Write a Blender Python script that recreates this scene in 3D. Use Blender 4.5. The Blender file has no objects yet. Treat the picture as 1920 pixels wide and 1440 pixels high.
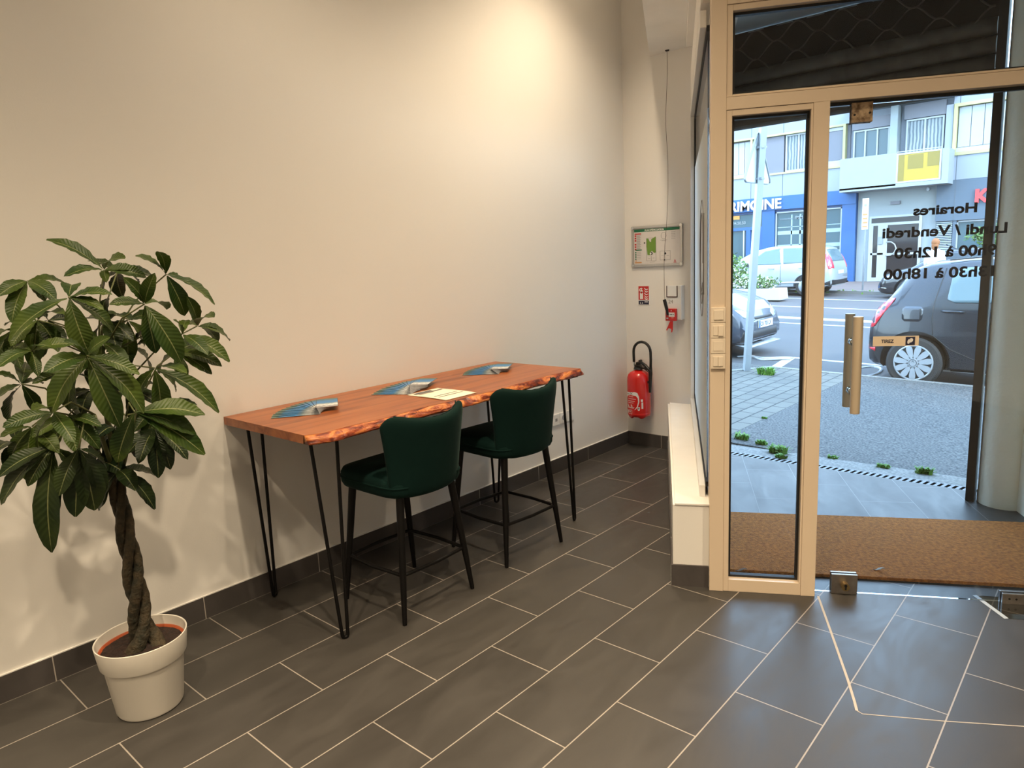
import bpy, bmesh, math, random
from mathutils import Vector, Matrix, geometry
from mathutils.bvhtree import BVHTree
random.seed(7)
SC = bpy.context.scene
COL = SC.collection
PI = math.pi

# ---------------------------------------------------------------- camera, world, sun, exposure
cam_d = bpy.data.cameras.new('camera')
cam = bpy.data.objects.new('camera', cam_d)
COL.objects.link(cam)
cam_d.sensor_fit = 'HORIZONTAL'
cam_d.sensor_width = 36.0
cam_d.lens = 36.0 * 1320.3 / 1920.0
cam_d.clip_start = 0.05
cam_d.clip_end = 400
_r = Vector((0.75165906, 0.65798166, -0.04548404))
_d = Vector((0.0815501, -0.16115026, -0.98355487))
_f = Vector((-0.65449082, 0.7355887, -0.17478852))
cam.matrix_world = Matrix(((_r.x, -_d.x, -_f.x, 3.05), (_r.y, -_d.y, -_f.y, 0.0), (_r.z, -_d.z, -_f.z, 1.545), (0, 0, 0, 1)))
SC.camera = cam

SC.view_settings.view_transform = 'Standard'
SC.view_settings.look = 'None'
SC.view_settings.gamma = 1.0
SC.view_settings.exposure = 0.0
SC.view_settings.use_curve_mapping = False
SC.cycles.use_denoising = True
SC.cycles.max_bounces = 10
SC.cycles.diffuse_bounces = 5
SC.cycles.glossy_bounces = 4
SC.cycles.transmission_bounces = 6
SC.cycles.transparent_max_bounces = 16
SC.cycles.caustics_reflective = False
SC.cycles.caustics_refractive = False
SC.cycles.sample_clamp_indirect = 6.0

w = bpy.data.worlds.new('overcast_sky')
SC.world = w
w.use_nodes = True
wn = w.node_tree
bg = wn.nodes['Background']
tc = wn.nodes.new('ShaderNodeTexCoord')
sx = wn.nodes.new('ShaderNodeSeparateXYZ')
rp = wn.nodes.new('ShaderNodeValToRGB')
rp.color_ramp.elements[0].position = 0.0
rp.color_ramp.elements[0].color = (0.58, 0.81, 1.0, 1)
rp.color_ramp.elements[1].position = 0.8
rp.color_ramp.elements[1].color = (0.40, 0.64, 1.0, 1)
wn.links.new(tc.outputs['Generated'], sx.inputs[0])
wn.links.new(sx.outputs['Z'], rp.inputs[0])
wn.links.new(rp.outputs[0], bg.inputs['Color'])
bg.inputs['Strength'].default_value = 8.2

def add_light(name, kind, loc, energy, color, **kw):
    d = bpy.data.lights.new(name, kind)
    d.energy = energy
    d.color = color
    for k, v in kw.items():
        setattr(d, k, v)
    o = bpy.data.objects.new(name, d)
    o.location = loc
    COL.objects.link(o)
    return o

sun = add_light('sun', 'SUN', (10, -5, 20), 3.2, (0.90, 0.98, 1.0), angle=math.radians(4))
sun.rotation_euler = Vector((1.0, -0.55, 0.95)).to_track_quat('Z', 'Y').to_euler()

WARM = (1.0, 0.80, 0.545)
LAMPS = [(0.72, 3.75, 41), (0.95, 1.75, 27), (0.95, -0.4, 36), (1.10, 3.0, 33), (2.3, 1.3, 90), (2.3, -0.4, 100), (4.1, 1.75, 125), (4.1, -0.4, 125), (2.3, -2.4, 125), (4.1, -2.4, 125)]  # last spot of the side-wall row: added fill to brighten the back corner
for lx, ly, e in LAMPS:
    add_light('ceiling_and_fill_spot', 'SPOT', (lx, ly, 3.78), e * 4.0, WARM, spot_size=math.radians(118), spot_blend=1.0, shadow_soft_size=0.045)

# ---------------------------------------------------------------- materials
MATS = {}
def nodes_of(name):
    m = bpy.data.materials.new(name)
    m.use_nodes = True
    nt = m.node_tree
    return m, nt, nt.nodes['Principled BSDF']

def mat(name, color, rough=0.5, metal=0.0, spec=0.5, noise=None, bump=None, coords='Object', sheen=0.0, coat=0.0, emit=None):
    """noise=(scale, colour2, detail, contrast); bump=(scale, strength)"""
    if name in MATS:
        return MATS[name]
    m, nt, p = nodes_of(name)
    p.inputs['Base Color'].default_value = (*color, 1)
    p.inputs['Roughness'].default_value = rough
    p.inputs['Metallic'].default_value = metal
    p.inputs['Specular IOR Level'].default_value = spec
    if sheen:
        p.inputs['Sheen Weight'].default_value = sheen
        p.inputs['Sheen Roughness'].default_value = 0.35
        p.inputs['Sheen Tint'].default_value = (*[min(1, c * 4 + .1) for c in color], 1)
    if coat:
        p.inputs['Coat Weight'].default_value = coat
        p.inputs['Coat Roughness'].default_value = 0.05
    t = nt.nodes.new('ShaderNodeTexCoord')
    if noise is None:
        noise = (6.0, tuple(c * 0.93 for c in color), 4, 0.5)
    n = nt.nodes.new('ShaderNodeTexNoise')
    n.inputs['Scale'].default_value = noise[0]
    n.inputs['Detail'].default_value = noise[2]
    r = nt.nodes.new('ShaderNodeValToRGB')
    c = noise[3]
    r.color_ramp.elements[0].position = 0.5 - c * 0.5 + 0.0
    r.color_ramp.elements[1].position = 0.5 + c * 0.5
    r.color_ramp.elements[0].color = (*noise[1], 1)
    r.color_ramp.elements[1].color = (*color, 1)
    nt.links.new(t.outputs[coords], n.inputs['Vector'])
    nt.links.new(n.outputs['Fac'], r.inputs[0])
    nt.links.new(r.outputs[0], p.inputs['Base Color'])
    if bump:
        n2 = nt.nodes.new('ShaderNodeTexNoise')
        n2.inputs['Scale'].default_value = bump[0]
        n2.inputs['Detail'].default_value = 5
        b = nt.nodes.new('ShaderNodeBump')
        b.inputs['Strength'].default_value = bump[1]
        b.inputs['Distance'].default_value = 0.01
        nt.links.new(t.outputs[coords], n2.inputs['Vector'])
        nt.links.new(n2.outputs['Fac'], b.inputs['Height'])
        nt.links.new(b.outputs[0], p.inputs['Normal'])
    MATS[name] = m
    return m

def glass_mat(name, tint=(0.93, 0.97, 0.98), refl=1.0, ior=1.5):
    m, nt, p = nodes_of(name)
    nt.nodes.remove(p)
    out = nt.nodes['Material Output']
    tr = nt.nodes.new('ShaderNodeBsdfTransparent')
    tr.inputs[0].default_value = (*tint, 1)
    gl = nt.nodes.new('ShaderNodeBsdfGlossy')
    gl.inputs['Roughness'].default_value = 0.01
    fr = nt.nodes.new('ShaderNodeFresnel')
    fr.inputs['IOR'].default_value = ior
    mul = nt.nodes.new('ShaderNodeMath'); mul.operation = 'MULTIPLY'; mul.inputs[1].default_value = refl
    mx = nt.nodes.new('ShaderNodeMixShader')
    nt.links.new(fr.outputs[0], mul.inputs[0])
    nt.links.new(mul.outputs[0], mx.inputs[0])
    nt.links.new(tr.outputs[0], mx.inputs[1])
    nt.links.new(gl.outputs[0], mx.inputs[2])
    nt.links.new(mx.outputs[0], out.inputs[0])
    MATS[name] = m
    return m

def film_mat():
    m, nt, p = nodes_of('frosted film')
    nt.nodes.remove(p)
    out = nt.nodes['Material Output']
    tl = nt.nodes.new('ShaderNodeBsdfTranslucent'); tl.inputs[0].default_value = (0.95, 0.95, 0.93, 1)
    df = nt.nodes.new('ShaderNodeBsdfDiffuse'); df.inputs[0].default_value = (0.92, 0.93, 0.91, 1)
    mx = nt.nodes.new('ShaderNodeMixShader'); mx.inputs[0].default_value = 0.45
    nt.links.new(tl.outputs[0], mx.inputs[1]); nt.links.new(df.outputs[0], mx.inputs[2])
    tr = nt.nodes.new('ShaderNodeBsdfTransparent'); m2 = nt.nodes.new('ShaderNodeMixShader'); m2.inputs[0].default_value = 0.75
    nt.links.new(tr.outputs[0], m2.inputs[1]); nt.links.new(mx.outputs[0], m2.inputs[2])
    nt.links.new(m2.outputs[0], out.inputs[0])
    return m

def tile_mat(name, c1, c2, grout, bw, rh, ms, shift=(0, 0), swap=True, rough=(0.32, 0.5), offset=0.5, noise_scale=3.0, local=False):
    """running-bond tiles laid in world metres: rows stack along x, tiles run along y when swap"""
    m, nt, p = nodes_of(name)
    g = nt.nodes.new('ShaderNodeNewGeometry')
    s = nt.nodes.new('ShaderNodeSeparateXYZ')
    c = nt.nodes.new('ShaderNodeCombineXYZ')
    if local:
        g = nt.nodes.new('ShaderNodeTexCoord')
        PO = g.outputs['Object']
    else:
        PO = g.outputs['Position']
    nt.links.new(PO, s.inputs[0])
    a, b = ('Y', 'X') if swap else ('X', 'Y')
    ax = nt.nodes.new('ShaderNodeMath'); ax.inputs[1].default_value = shift[0]
    bx = nt.nodes.new('ShaderNodeMath'); bx.inputs[1].default_value = shift[1]
    nt.links.new(s.outputs[a], ax.inputs[0]); nt.links.new(s.outputs[b], bx.inputs[0])
    nt.links.new(ax.outputs[0], c.inputs[0]); nt.links.new(bx.outputs[0], c.inputs[1])
    p.inputs['Specular IOR Level'].default_value = 0.36
    br = nt.nodes.new('ShaderNodeTexBrick')
    br.offset = offset
    br.inputs['Scale'].default_value = 1.0
    br.inputs['Mortar Size'].default_value = ms
    br.inputs['Mortar Smooth'].default_value = 0.1
    br.inputs['Bias'].default_value = 0.0
    br.inputs['Brick Width'].default_value = bw
    br.inputs['Row Height'].default_value = rh
    br.inputs['Color1'].default_value = (*c1, 1)
    br.inputs['Color2'].default_value = (*c2, 1)
    br.inputs['Mortar'].default_value = (*grout, 1)
    nt.links.new(c.outputs[0], br.inputs['Vector'])
    n = nt.nodes.new('ShaderNodeTexNoise')
    n.inputs['Scale'].default_value = noise_scale
    n.inputs['Detail'].default_value = 8
    n.inputs['Roughness'].default_value = 0.65
    n.inputs['Distortion'].default_value = 0.6
    mp = nt.nodes.new('ShaderNodeMapping')
    mp.inputs['Scale'].default_value = (2.2, 0.8, 1)
    mp.inputs['Rotation'].default_value = (0, 0, 0.35)
    nt.links.new(PO, mp.inputs[0])
    nt.links.new(mp.outputs[0], n.inputs['Vector'])
    mr = nt.nodes.new('ShaderNodeMapRange')
    mr.inputs['From Min'].default_value = 0.3; mr.inputs['From Max'].default_value = 0.7
    mr.inputs['To Min'].default_value = 0.82; mr.inputs['To Max'].default_value = 1.18
    nt.links.new(n.outputs['Fac'], mr.inputs['Value'])
    mu = nt.nodes.new('ShaderNodeVectorMath'); mu.operation = 'SCALE'
    nt.links.new(br.outputs['Color'], mu.inputs[0]); nt.links.new(mr.outputs[0], mu.inputs['Scale'])
    nt.links.new(mu.outputs[0], p.inputs['Base Color'])
    rr = nt.nodes.new('ShaderNodeMapRange')
    rr.inputs['From Min'].default_value = 0.3; rr.inputs['From Max'].default_value = 0.7
    rr.inputs['To Min'].default_value = rough[0]; rr.inputs['To Max'].default_value = rough[1]
    nt.links.new(n.outputs['Fac'], rr.inputs['Value'])
    nt.links.new(rr.outputs[0], p.inputs['Roughness'])
    bp = nt.nodes.new('ShaderNodeBump'); bp.inputs['Strength'].default_value = 0.35; bp.inputs['Distance'].default_value = 0.003
    iv = nt.nodes.new('ShaderNodeMath'); iv.operation = 'MULTIPLY_ADD'; iv.inputs[1].default_value = -1.0; iv.inputs[2].default_value = 1.0
    ad = nt.nodes.new('ShaderNodeMath'); ad.operation = 'MULTIPLY_ADD'; ad.inputs[1].default_value = 0.25
    nt.links.new(br.outputs['Fac'], iv.inputs[0])
    nt.links.new(n.outputs['Fac'], ad.inputs[0]); nt.links.new(iv.outputs[0], ad.inputs[2])
    nt.links.new(ad.outputs[0], bp.inputs['Height'])
    nt.links.new(bp.outputs[0], p.inputs['Normal'])
    return m

def wood_mat():
    m, nt, p = nodes_of('acacia wood')
    t = nt.nodes.new('ShaderNodeTexCoord')
    mp = nt.nodes.new('ShaderNodeMapping'); mp.inputs['Scale'].default_value = (9.0, 0.55, 9.0)
    n = nt.nodes.new('ShaderNodeTexNoise'); n.inputs['Scale'].default_value = 2.2; n.inputs['Detail'].default_value = 9; n.inputs['Roughness'].default_value = 0.6; n.inputs['Distortion'].default_value = 0.7
    r = nt.nodes.new('ShaderNodeValToRGB')
    e = r.color_ramp.elements
    e[0].position = 0.28; e[0].color = (0.14, 0.032, 0.009, 1)
    e[1].position = 0.68; e[1].color = (0.37, 0.122, 0.033, 1)
    x = e.new(0.48); x.color = (0.29, 0.082, 0.021, 1)
    nt.links.new(t.outputs['Object'], mp.inputs[0]); nt.links.new(mp.outputs[0], n.inputs['Vector'])
    nt.links.new(n.outputs['Fac'], r.inputs[0]); nt.links.new(r.outputs[0], p.inputs['Base Color'])
    p.inputs['Roughness'].default_value = 0.34
    b = nt.nodes.new('ShaderNodeBump'); b.inputs['Strength'].default_value = 0.08; b.inputs['Distance'].default_value = 0.004
    nt.links.new(n.outputs['Fac'], b.inputs['Height']); nt.links.new(b.outputs[0], p.inputs['Normal'])
    return m

def bark_edge_mat():
    m, nt, p = nodes_of('raw wood edge')
    t = nt.nodes.new('ShaderNodeTexCoord')
    mp = nt.nodes.new('ShaderNodeMapping'); mp.inputs['Scale'].default_value = (5.0, 3.2, 16.0); mp.inputs['Rotation'].default_value = (0.35, 0, 0)
    n = nt.nodes.new('ShaderNodeTexNoise'); n.inputs['Scale'].default_value = 2.6; n.inputs['Detail'].default_value = 7; n.inputs['Distortion'].default_value = 1.6
    r = nt.nodes.new('ShaderNodeValToRGB')
    e = r.color_ramp.elements
    e[0].position = 0.36; e[0].color = (0.07, 0.008, 0.004, 1)
    e[1].position = 0.62; e[1].color = (0.58, 0.20, 0.05, 1)
    x = e.new(0.48); x.color = (0.28, 0.05, 0.015, 1)
    nt.links.new(t.outputs['Object'], mp.inputs[0]); nt.links.new(mp.outputs[0], n.inputs['Vector'])
    nt.links.new(n.outputs['Fac'], r.inputs[0]); nt.links.new(r.outputs[0], p.inputs['Base Color'])
    p.inputs['Roughness'].default_value = 0.4
    b = nt.nodes.new('ShaderNodeBump'); b.inputs['Strength'].default_value = 0.9; b.inputs['Distance'].default_value = 0.012
    nt.links.new(n.outputs['Fac'], b.inputs['Height']); nt.links.new(b.outputs[0], p.inputs['Normal'])
    return m

def leaf_mat(name, c1, c2):
    m, nt, p = nodes_of(name)
    uv = nt.nodes.new('ShaderNodeUVMap')
    s = nt.nodes.new('ShaderNodeSeparateXYZ')
    nt.links.new(uv.outputs[0], s.inputs[0])
    # veins: pale midrib (u near 0) and slanting side veins
    ab = nt.nodes.new('ShaderNodeMath'); ab.operation = 'ABSOLUTE'
    nt.links.new(s.outputs['X'], ab.inputs[0])
    mid = nt.nodes.new('ShaderNodeMath'); mid.operation = 'LESS_THAN'; mid.inputs[1].default_value = 0.045
    nt.links.new(ab.outputs[0], mid.inputs[0])
    k = nt.nodes.new('ShaderNodeMath'); k.operation = 'MULTIPLY_ADD'; k.inputs[1].default_value = -0.12
    nt.links.new(ab.outputs[0], k.inputs[0]); nt.links.new(s.outputs['Y'], k.inputs[2])
    fq = nt.nodes.new('ShaderNodeMath'); fq.operation = 'MULTIPLY'; fq.inputs[1].default_value = 95.0
    nt.links.new(k.outputs[0], fq.inputs[0])
    sn = nt.nodes.new('ShaderNodeMath'); sn.operation = 'SINE'
    nt.links.new(fq.outputs[0], sn.inputs[0])
    n = nt.nodes.new('ShaderNodeTexNoise'); n.inputs['Scale'].default_value = 7
    tc_ = nt.nodes.new('ShaderNodeTexCoord'); nt.links.new(tc_.outputs['Object'], n.inputs['Vector'])
    r = nt.nodes.new('ShaderNodeValToRGB')
    r.color_ramp.elements[0].position = 0.36; r.color_ramp.elements[0].color = (*c1, 1)
    r.color_ramp.elements[1].position = 0.66; r.color_ramp.elements[1].color = (*c2, 1)
    nt.links.new(n.outputs['Fac'], r.inputs[0])
    mx = nt.nodes.new('ShaderNodeMix'); mx.data_type = 'RGBA'
    mx.inputs[7].default_value = (0.20, 0.22, 0.09, 1)
    nt.links.new(mid.outputs[0], mx.inputs[0]); nt.links.new(r.outputs[0], mx.inputs[6])
    nt.links.new(mx.outputs[2], p.inputs['Base Color'])
    b = nt.nodes.new('ShaderNodeBump'); b.inputs['Strength'].default_value = 0.22; b.inputs['Distance'].default_value = 0.002
    nt.links.new(sn.outputs[0], b.inputs['Height']); nt.links.new(b.outputs[0], p.inputs['Normal'])
    p.inputs['Roughness'].default_value = 0.38
    p.inputs['Specular IOR Level'].default_value = 0.28
    tl = nt.nodes.new('ShaderNodeBsdfTranslucent'); nt.links.new(mx.outputs[2], tl.inputs[0])
    ms = nt.nodes.new('ShaderNodeMixShader'); ms.inputs[0].default_value = 0.15
    out = nt.nodes['Material Output']
    nt.links.new(p.outputs[0], ms.inputs[1]); nt.links.new(tl.outputs[0], ms.inputs[2]); nt.links.new(ms.outputs[0], out.inputs[0])
    return m

def brochure_mat():
    m, nt, p = nodes_of('printed brochure')
    uv = nt.nodes.new('ShaderNodeUVMap'); s = nt.nodes.new('ShaderNodeSeparateXYZ'); nt.links.new(uv.outputs[0], s.inputs[0])
    oi = nt.nodes.new('ShaderNodeTexCoord')
    n = nt.nodes.new('ShaderNodeTexNoise'); n.inputs['Scale'].default_value = 5; n.inputs['Detail'].default_value = 5
    nt.links.new(uv.outputs[0], n.inputs['Vector'])
    ad = nt.nodes.new('ShaderNodeMath'); ad.operation = 'MULTIPLY_ADD'; ad.inputs[1].default_value = 0.35
    nt.links.new(n.outputs['Fac'], ad.inputs[0]); nt.links.new(s.outputs['X'], ad.inputs[2])
    sb = nt.nodes.new('ShaderNodeMath'); sb.operation = 'SUBTRACT'; sb.inputs[1].default_value = 0.17; nt.links.new(ad.outputs[0], sb.inputs[0])
    r = nt.nodes.new('ShaderNodeValToRGB')
    e = r.color_ramp.elements
    e[0].position = 0.0; e[0].color = (0.10, 0.17, 0.13, 1)
    e[1].position = 1.0; e[1].color = (0.38, 0.38, 0.40, 1)
    for pos, c in ((0.12, (0.05, 0.12, 0.11, 1)), (0.20, (0.02, 0.16, 0.34, 1)), (0.50, (0.02, 0.20, 0.50, 1)), (0.62, (0.20, 0.30, 0.36, 1)), (0.8, (0.75, 0.75, 0.74, 1)), (0.88, (0.22, 0.23, 0.25, 1))):
        x = e.new(pos); x.color = c
    nt.links.new(sb.outputs[0], r.inputs[0])
    lt = nt.nodes.new('ShaderNodeMath'); lt.operation = 'SUBTRACT'; lt.inputs[1].default_value = 0.5; nt.links.new(s.outputs['Y'], lt.inputs[0])
    aa = nt.nodes.new('ShaderNodeMath'); aa.operation = 'ABSOLUTE'; nt.links.new(lt.outputs[0], aa.inputs[0])
    gt = nt.nodes.new('ShaderNodeMath'); gt.operation = 'GREATER_THAN'; gt.inputs[1].default_value = 0.482; nt.links.new(aa.outputs[0], gt.inputs[0])
    mx = nt.nodes.new('ShaderNodeMix'); mx.data_type = 'RGBA'; mx.inputs[7].default_value = (0.012, 0.022, 0.03, 1)
    nt.links.new(gt.outputs[0], mx.inputs[0]); nt.links.new(r.outputs[0], mx.inputs[6]); nt.links.new(mx.outputs[2], p.inputs['Base Color'])
    p.inputs['Roughness'].default_value = 0.35
    return m

M = {}
M['wall'] = mat('painted wall', (0.80, 0.78, 0.75), 0.75, noise=(2.0, (0.785, 0.765, 0.735), 3, 0.5), bump=(180, 0.03))
M['ceiling'] = mat('ceiling paint', (0.82, 0.80, 0.77), 0.85)
M['sill'] = mat('white sill', (0.84, 0.82, 0.79), 0.35)
M['tile'] = tile_mat('slate floor tile', (0.056, 0.051, 0.046), (0.047, 0.043, 0.040), (0.32, 0.285, 0.25), 0.6, 0.3, 0.0024, shift=(0.22, 0.0))
M['skirt'] = tile_mat('skirting tile', (0.070, 0.062, 0.060), (0.058, 0.053, 0.051), (0.40, 0.36, 0.32), 0.6, 5.0, 0.0022, shift=(-0.067 + 0.3, 2.0), rough=(0.35, 0.5))
M['alu'] = mat('cream lacquered aluminium', (0.70, 0.57, 0.43), 0.35, noise=(3, (0.68, 0.55, 0.41), 3, 0.5))
M['alu_white'] = mat('white lacquered aluminium', (0.78, 0.78, 0.77), 0.35)
M['gasket'] = mat('black rubber gasket', (0.008, 0.008, 0.009), 0.6)
M['glass'] = glass_mat('clear glass', tint=(0.97, 0.985, 0.985), refl=0.8)
M['film'] = film_mat()
M['black'] = mat('black paint', (0.010, 0.009, 0.009), 0.35)
M['blackmetal'] = mat('black metal', (0.004, 0.0035, 0.0035), 0.45, spec=0.2)
M['rubber'] = mat('black rubber', (0.012, 0.012, 0.012), 0.55)
M['wood'] = wood_mat()
M['edge'] = bark_edge_mat()
M['velvet'] = mat('dark green velvet', (0.003, 0.018, 0.015), 0.85, spec=0.12, noise=(5, (0.002, 0.013, 0.011), 4, 0.5), sheen=0.25)
M['pot'] = mat('cream plastic pot', (0.74, 0.70, 0.63), 0.42)
M['terracotta'] = mat('orange plastic pot', (0.42, 0.085, 0.025), 0.5)
M['soil'] = mat('soil', (0.035, 0.016, 0.010), 0.95, noise=(60, (0.012, 0.006, 0.004), 6, 0.4), bump=(70, 1.0))
M['trunk'] = mat('braided bark', (0.060, 0.042, 0.020), 0.8, noise=(30, (0.016, 0.016, 0.007), 7, 0.3), bump=(70, 1.0))
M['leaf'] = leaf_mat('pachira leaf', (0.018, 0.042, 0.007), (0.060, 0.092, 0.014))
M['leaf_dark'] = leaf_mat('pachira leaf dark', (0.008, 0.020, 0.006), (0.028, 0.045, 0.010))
M['stalk'] = mat('green stalk', (0.10, 0.11, 0.035), 0.5)
M['red'] = mat('red enamel', (0.62, 0.012, 0.010), 0.22, coat=0.5, noise=(3, (0.58, 0.010, 0.009), 3, 0.5))
M['redmat'] = mat('red print', (0.55, 0.018, 0.016), 0.4)
M['white'] = mat('white print', (0.82, 0.80, 0.78), 0.45)
M['plastic'] = mat('white plastic', (0.80, 0.79, 0.77), 0.35)
M['switch'] = mat('cream switch plastic', (0.80, 0.69, 0.55), 0.32)
M['chrome'] = mat('polished steel', (0.75, 0.74, 0.70), 0.16, metal=1.0)
M['brushed'] = mat('brushed steel', (0.42, 0.39, 0.36), 0.38, metal=1.0, noise=(40, (0.30, 0.27, 0.25), 4, 0.5))
M['anod'] = mat('anodised aluminium', (0.62, 0.60, 0.57), 0.32, metal=0.9)
M['pull'] = mat('brass coloured aluminium pull', (0.72, 0.60, 0.44), 0.33, metal=0.55)
M['navy'] = mat('dark blue print', (0.015, 0.017, 0.05), 0.4)
M['vinyl'] = mat('black vinyl lettering', (0.004, 0.005, 0.012), 0.5)
M['green'] = mat('green print', (0.01, 0.16, 0.07), 0.4)
M['lime'] = mat('leaf green print', (0.16, 0.30, 0.04), 0.4)
M['greyprint'] = mat('grey print', (0.16, 0.15, 0.15), 0.5)
M['brochure'] = brochure_mat()
M['paper'] = mat('cream paper', (0.86, 0.80, 0.64), 0.6)
M['wallcol'] = mat('cream render', (0.88, 0.87, 0.76), 0.8, noise=(7, (0.82, 0.81, 0.70), 5, 0.6), bump=(35, 0.35))
M['darksteel'] = mat('dark shutter steel', (0.11, 0.10, 0.088), 0.55, metal=0.1, noise=(14, (0.045, 0.038, 0.033), 6, 0.4))
M['darkbox'] = mat('black shutter box', (0.010, 0.009, 0.009), 0.8)
M['coir'] = mat('coir doormat', (0.60, 0.215, 0.032), 0.95, noise=(55, (0.29, 0.095, 0.014), 8, 0.4), bump=(160, 1.0))
M['asphalt'] = mat('grey asphalt', (0.24, 0.235, 0.22), 0.85, noise=(62, (0.045, 0.048, 0.050), 4, 0.30), bump=(90, 0.5))
M['road'] = mat('road asphalt', (0.10, 0.10, 0.10), 0.8, noise=(1.2, (0.075, 0.075, 0.078), 8, 0.5), bump=(60, 0.3))
M['roadred'] = mat('worn road asphalt', (0.13, 0.115, 0.11), 0.8, noise=(1.5, (0.105, 0.09, 0.086), 8, 0.5))
M['kerb'] = mat('concrete kerb', (0.36, 0.35, 0.32), 0.8, noise=(60, (0.17, 0.17, 0.16), 5, 0.35), bump=(60, 0.3))
M['farwalk'] = mat('pink far pavement', (0.25, 0.18, 0.155), 0.85, noise=(3, (0.20, 0.15, 0.13), 7, 0.5))
M['roadpaint'] = mat('white road paint', (0.72, 0.73, 0.73), 0.6, noise=(4, (0.50, 0.51, 0.52), 8, 0.35))
M['paver'] = tile_mat('pale paving block', (0.27, 0.255, 0.215), (0.22, 0.21, 0.18), (0.055, 0.055, 0.05), 0.27, 0.15, 0.008, shift=(0, 0), swap=True, rough=(0.7, 0.9), noise_scale=1.5)
M['weed'] = mat('weed', (0.17, 0.33, 0.04), 0.6, noise=(9, (0.08, 0.20, 0.02), 4, 0.5))
M['galv'] = mat('galvanised steel', (0.40, 0.42, 0.44), 0.4, metal=0.6, noise=(9, (0.32, 0.34, 0.36), 5, 0.5))
M['tape'] = glass_mat('clear tape', tint=(0.86, 0.88, 0.88), refl=1.6)

def tone(name, f):
    for n in M[name].node_tree.nodes:
        if n.type == 'VALTORGB':
            for e in n.color_ramp.elements: e.color = (*[c * f for c in e.color[:3]], 1)
        if n.type == 'TEX_BRICK':
            for k in ('Color1', 'Color2', 'Mortar'): n.inputs[k].default_value = (*[c * f for c in n.inputs[k].default_value[:3]], 1)
for k_ in ('asphalt', 'road', 'roadred', 'kerb', 'farwalk', 'roadpaint', 'galv'): tone(k_, 0.70)
tone('paver', 0.50); tone('asphalt', 0.75)
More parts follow.
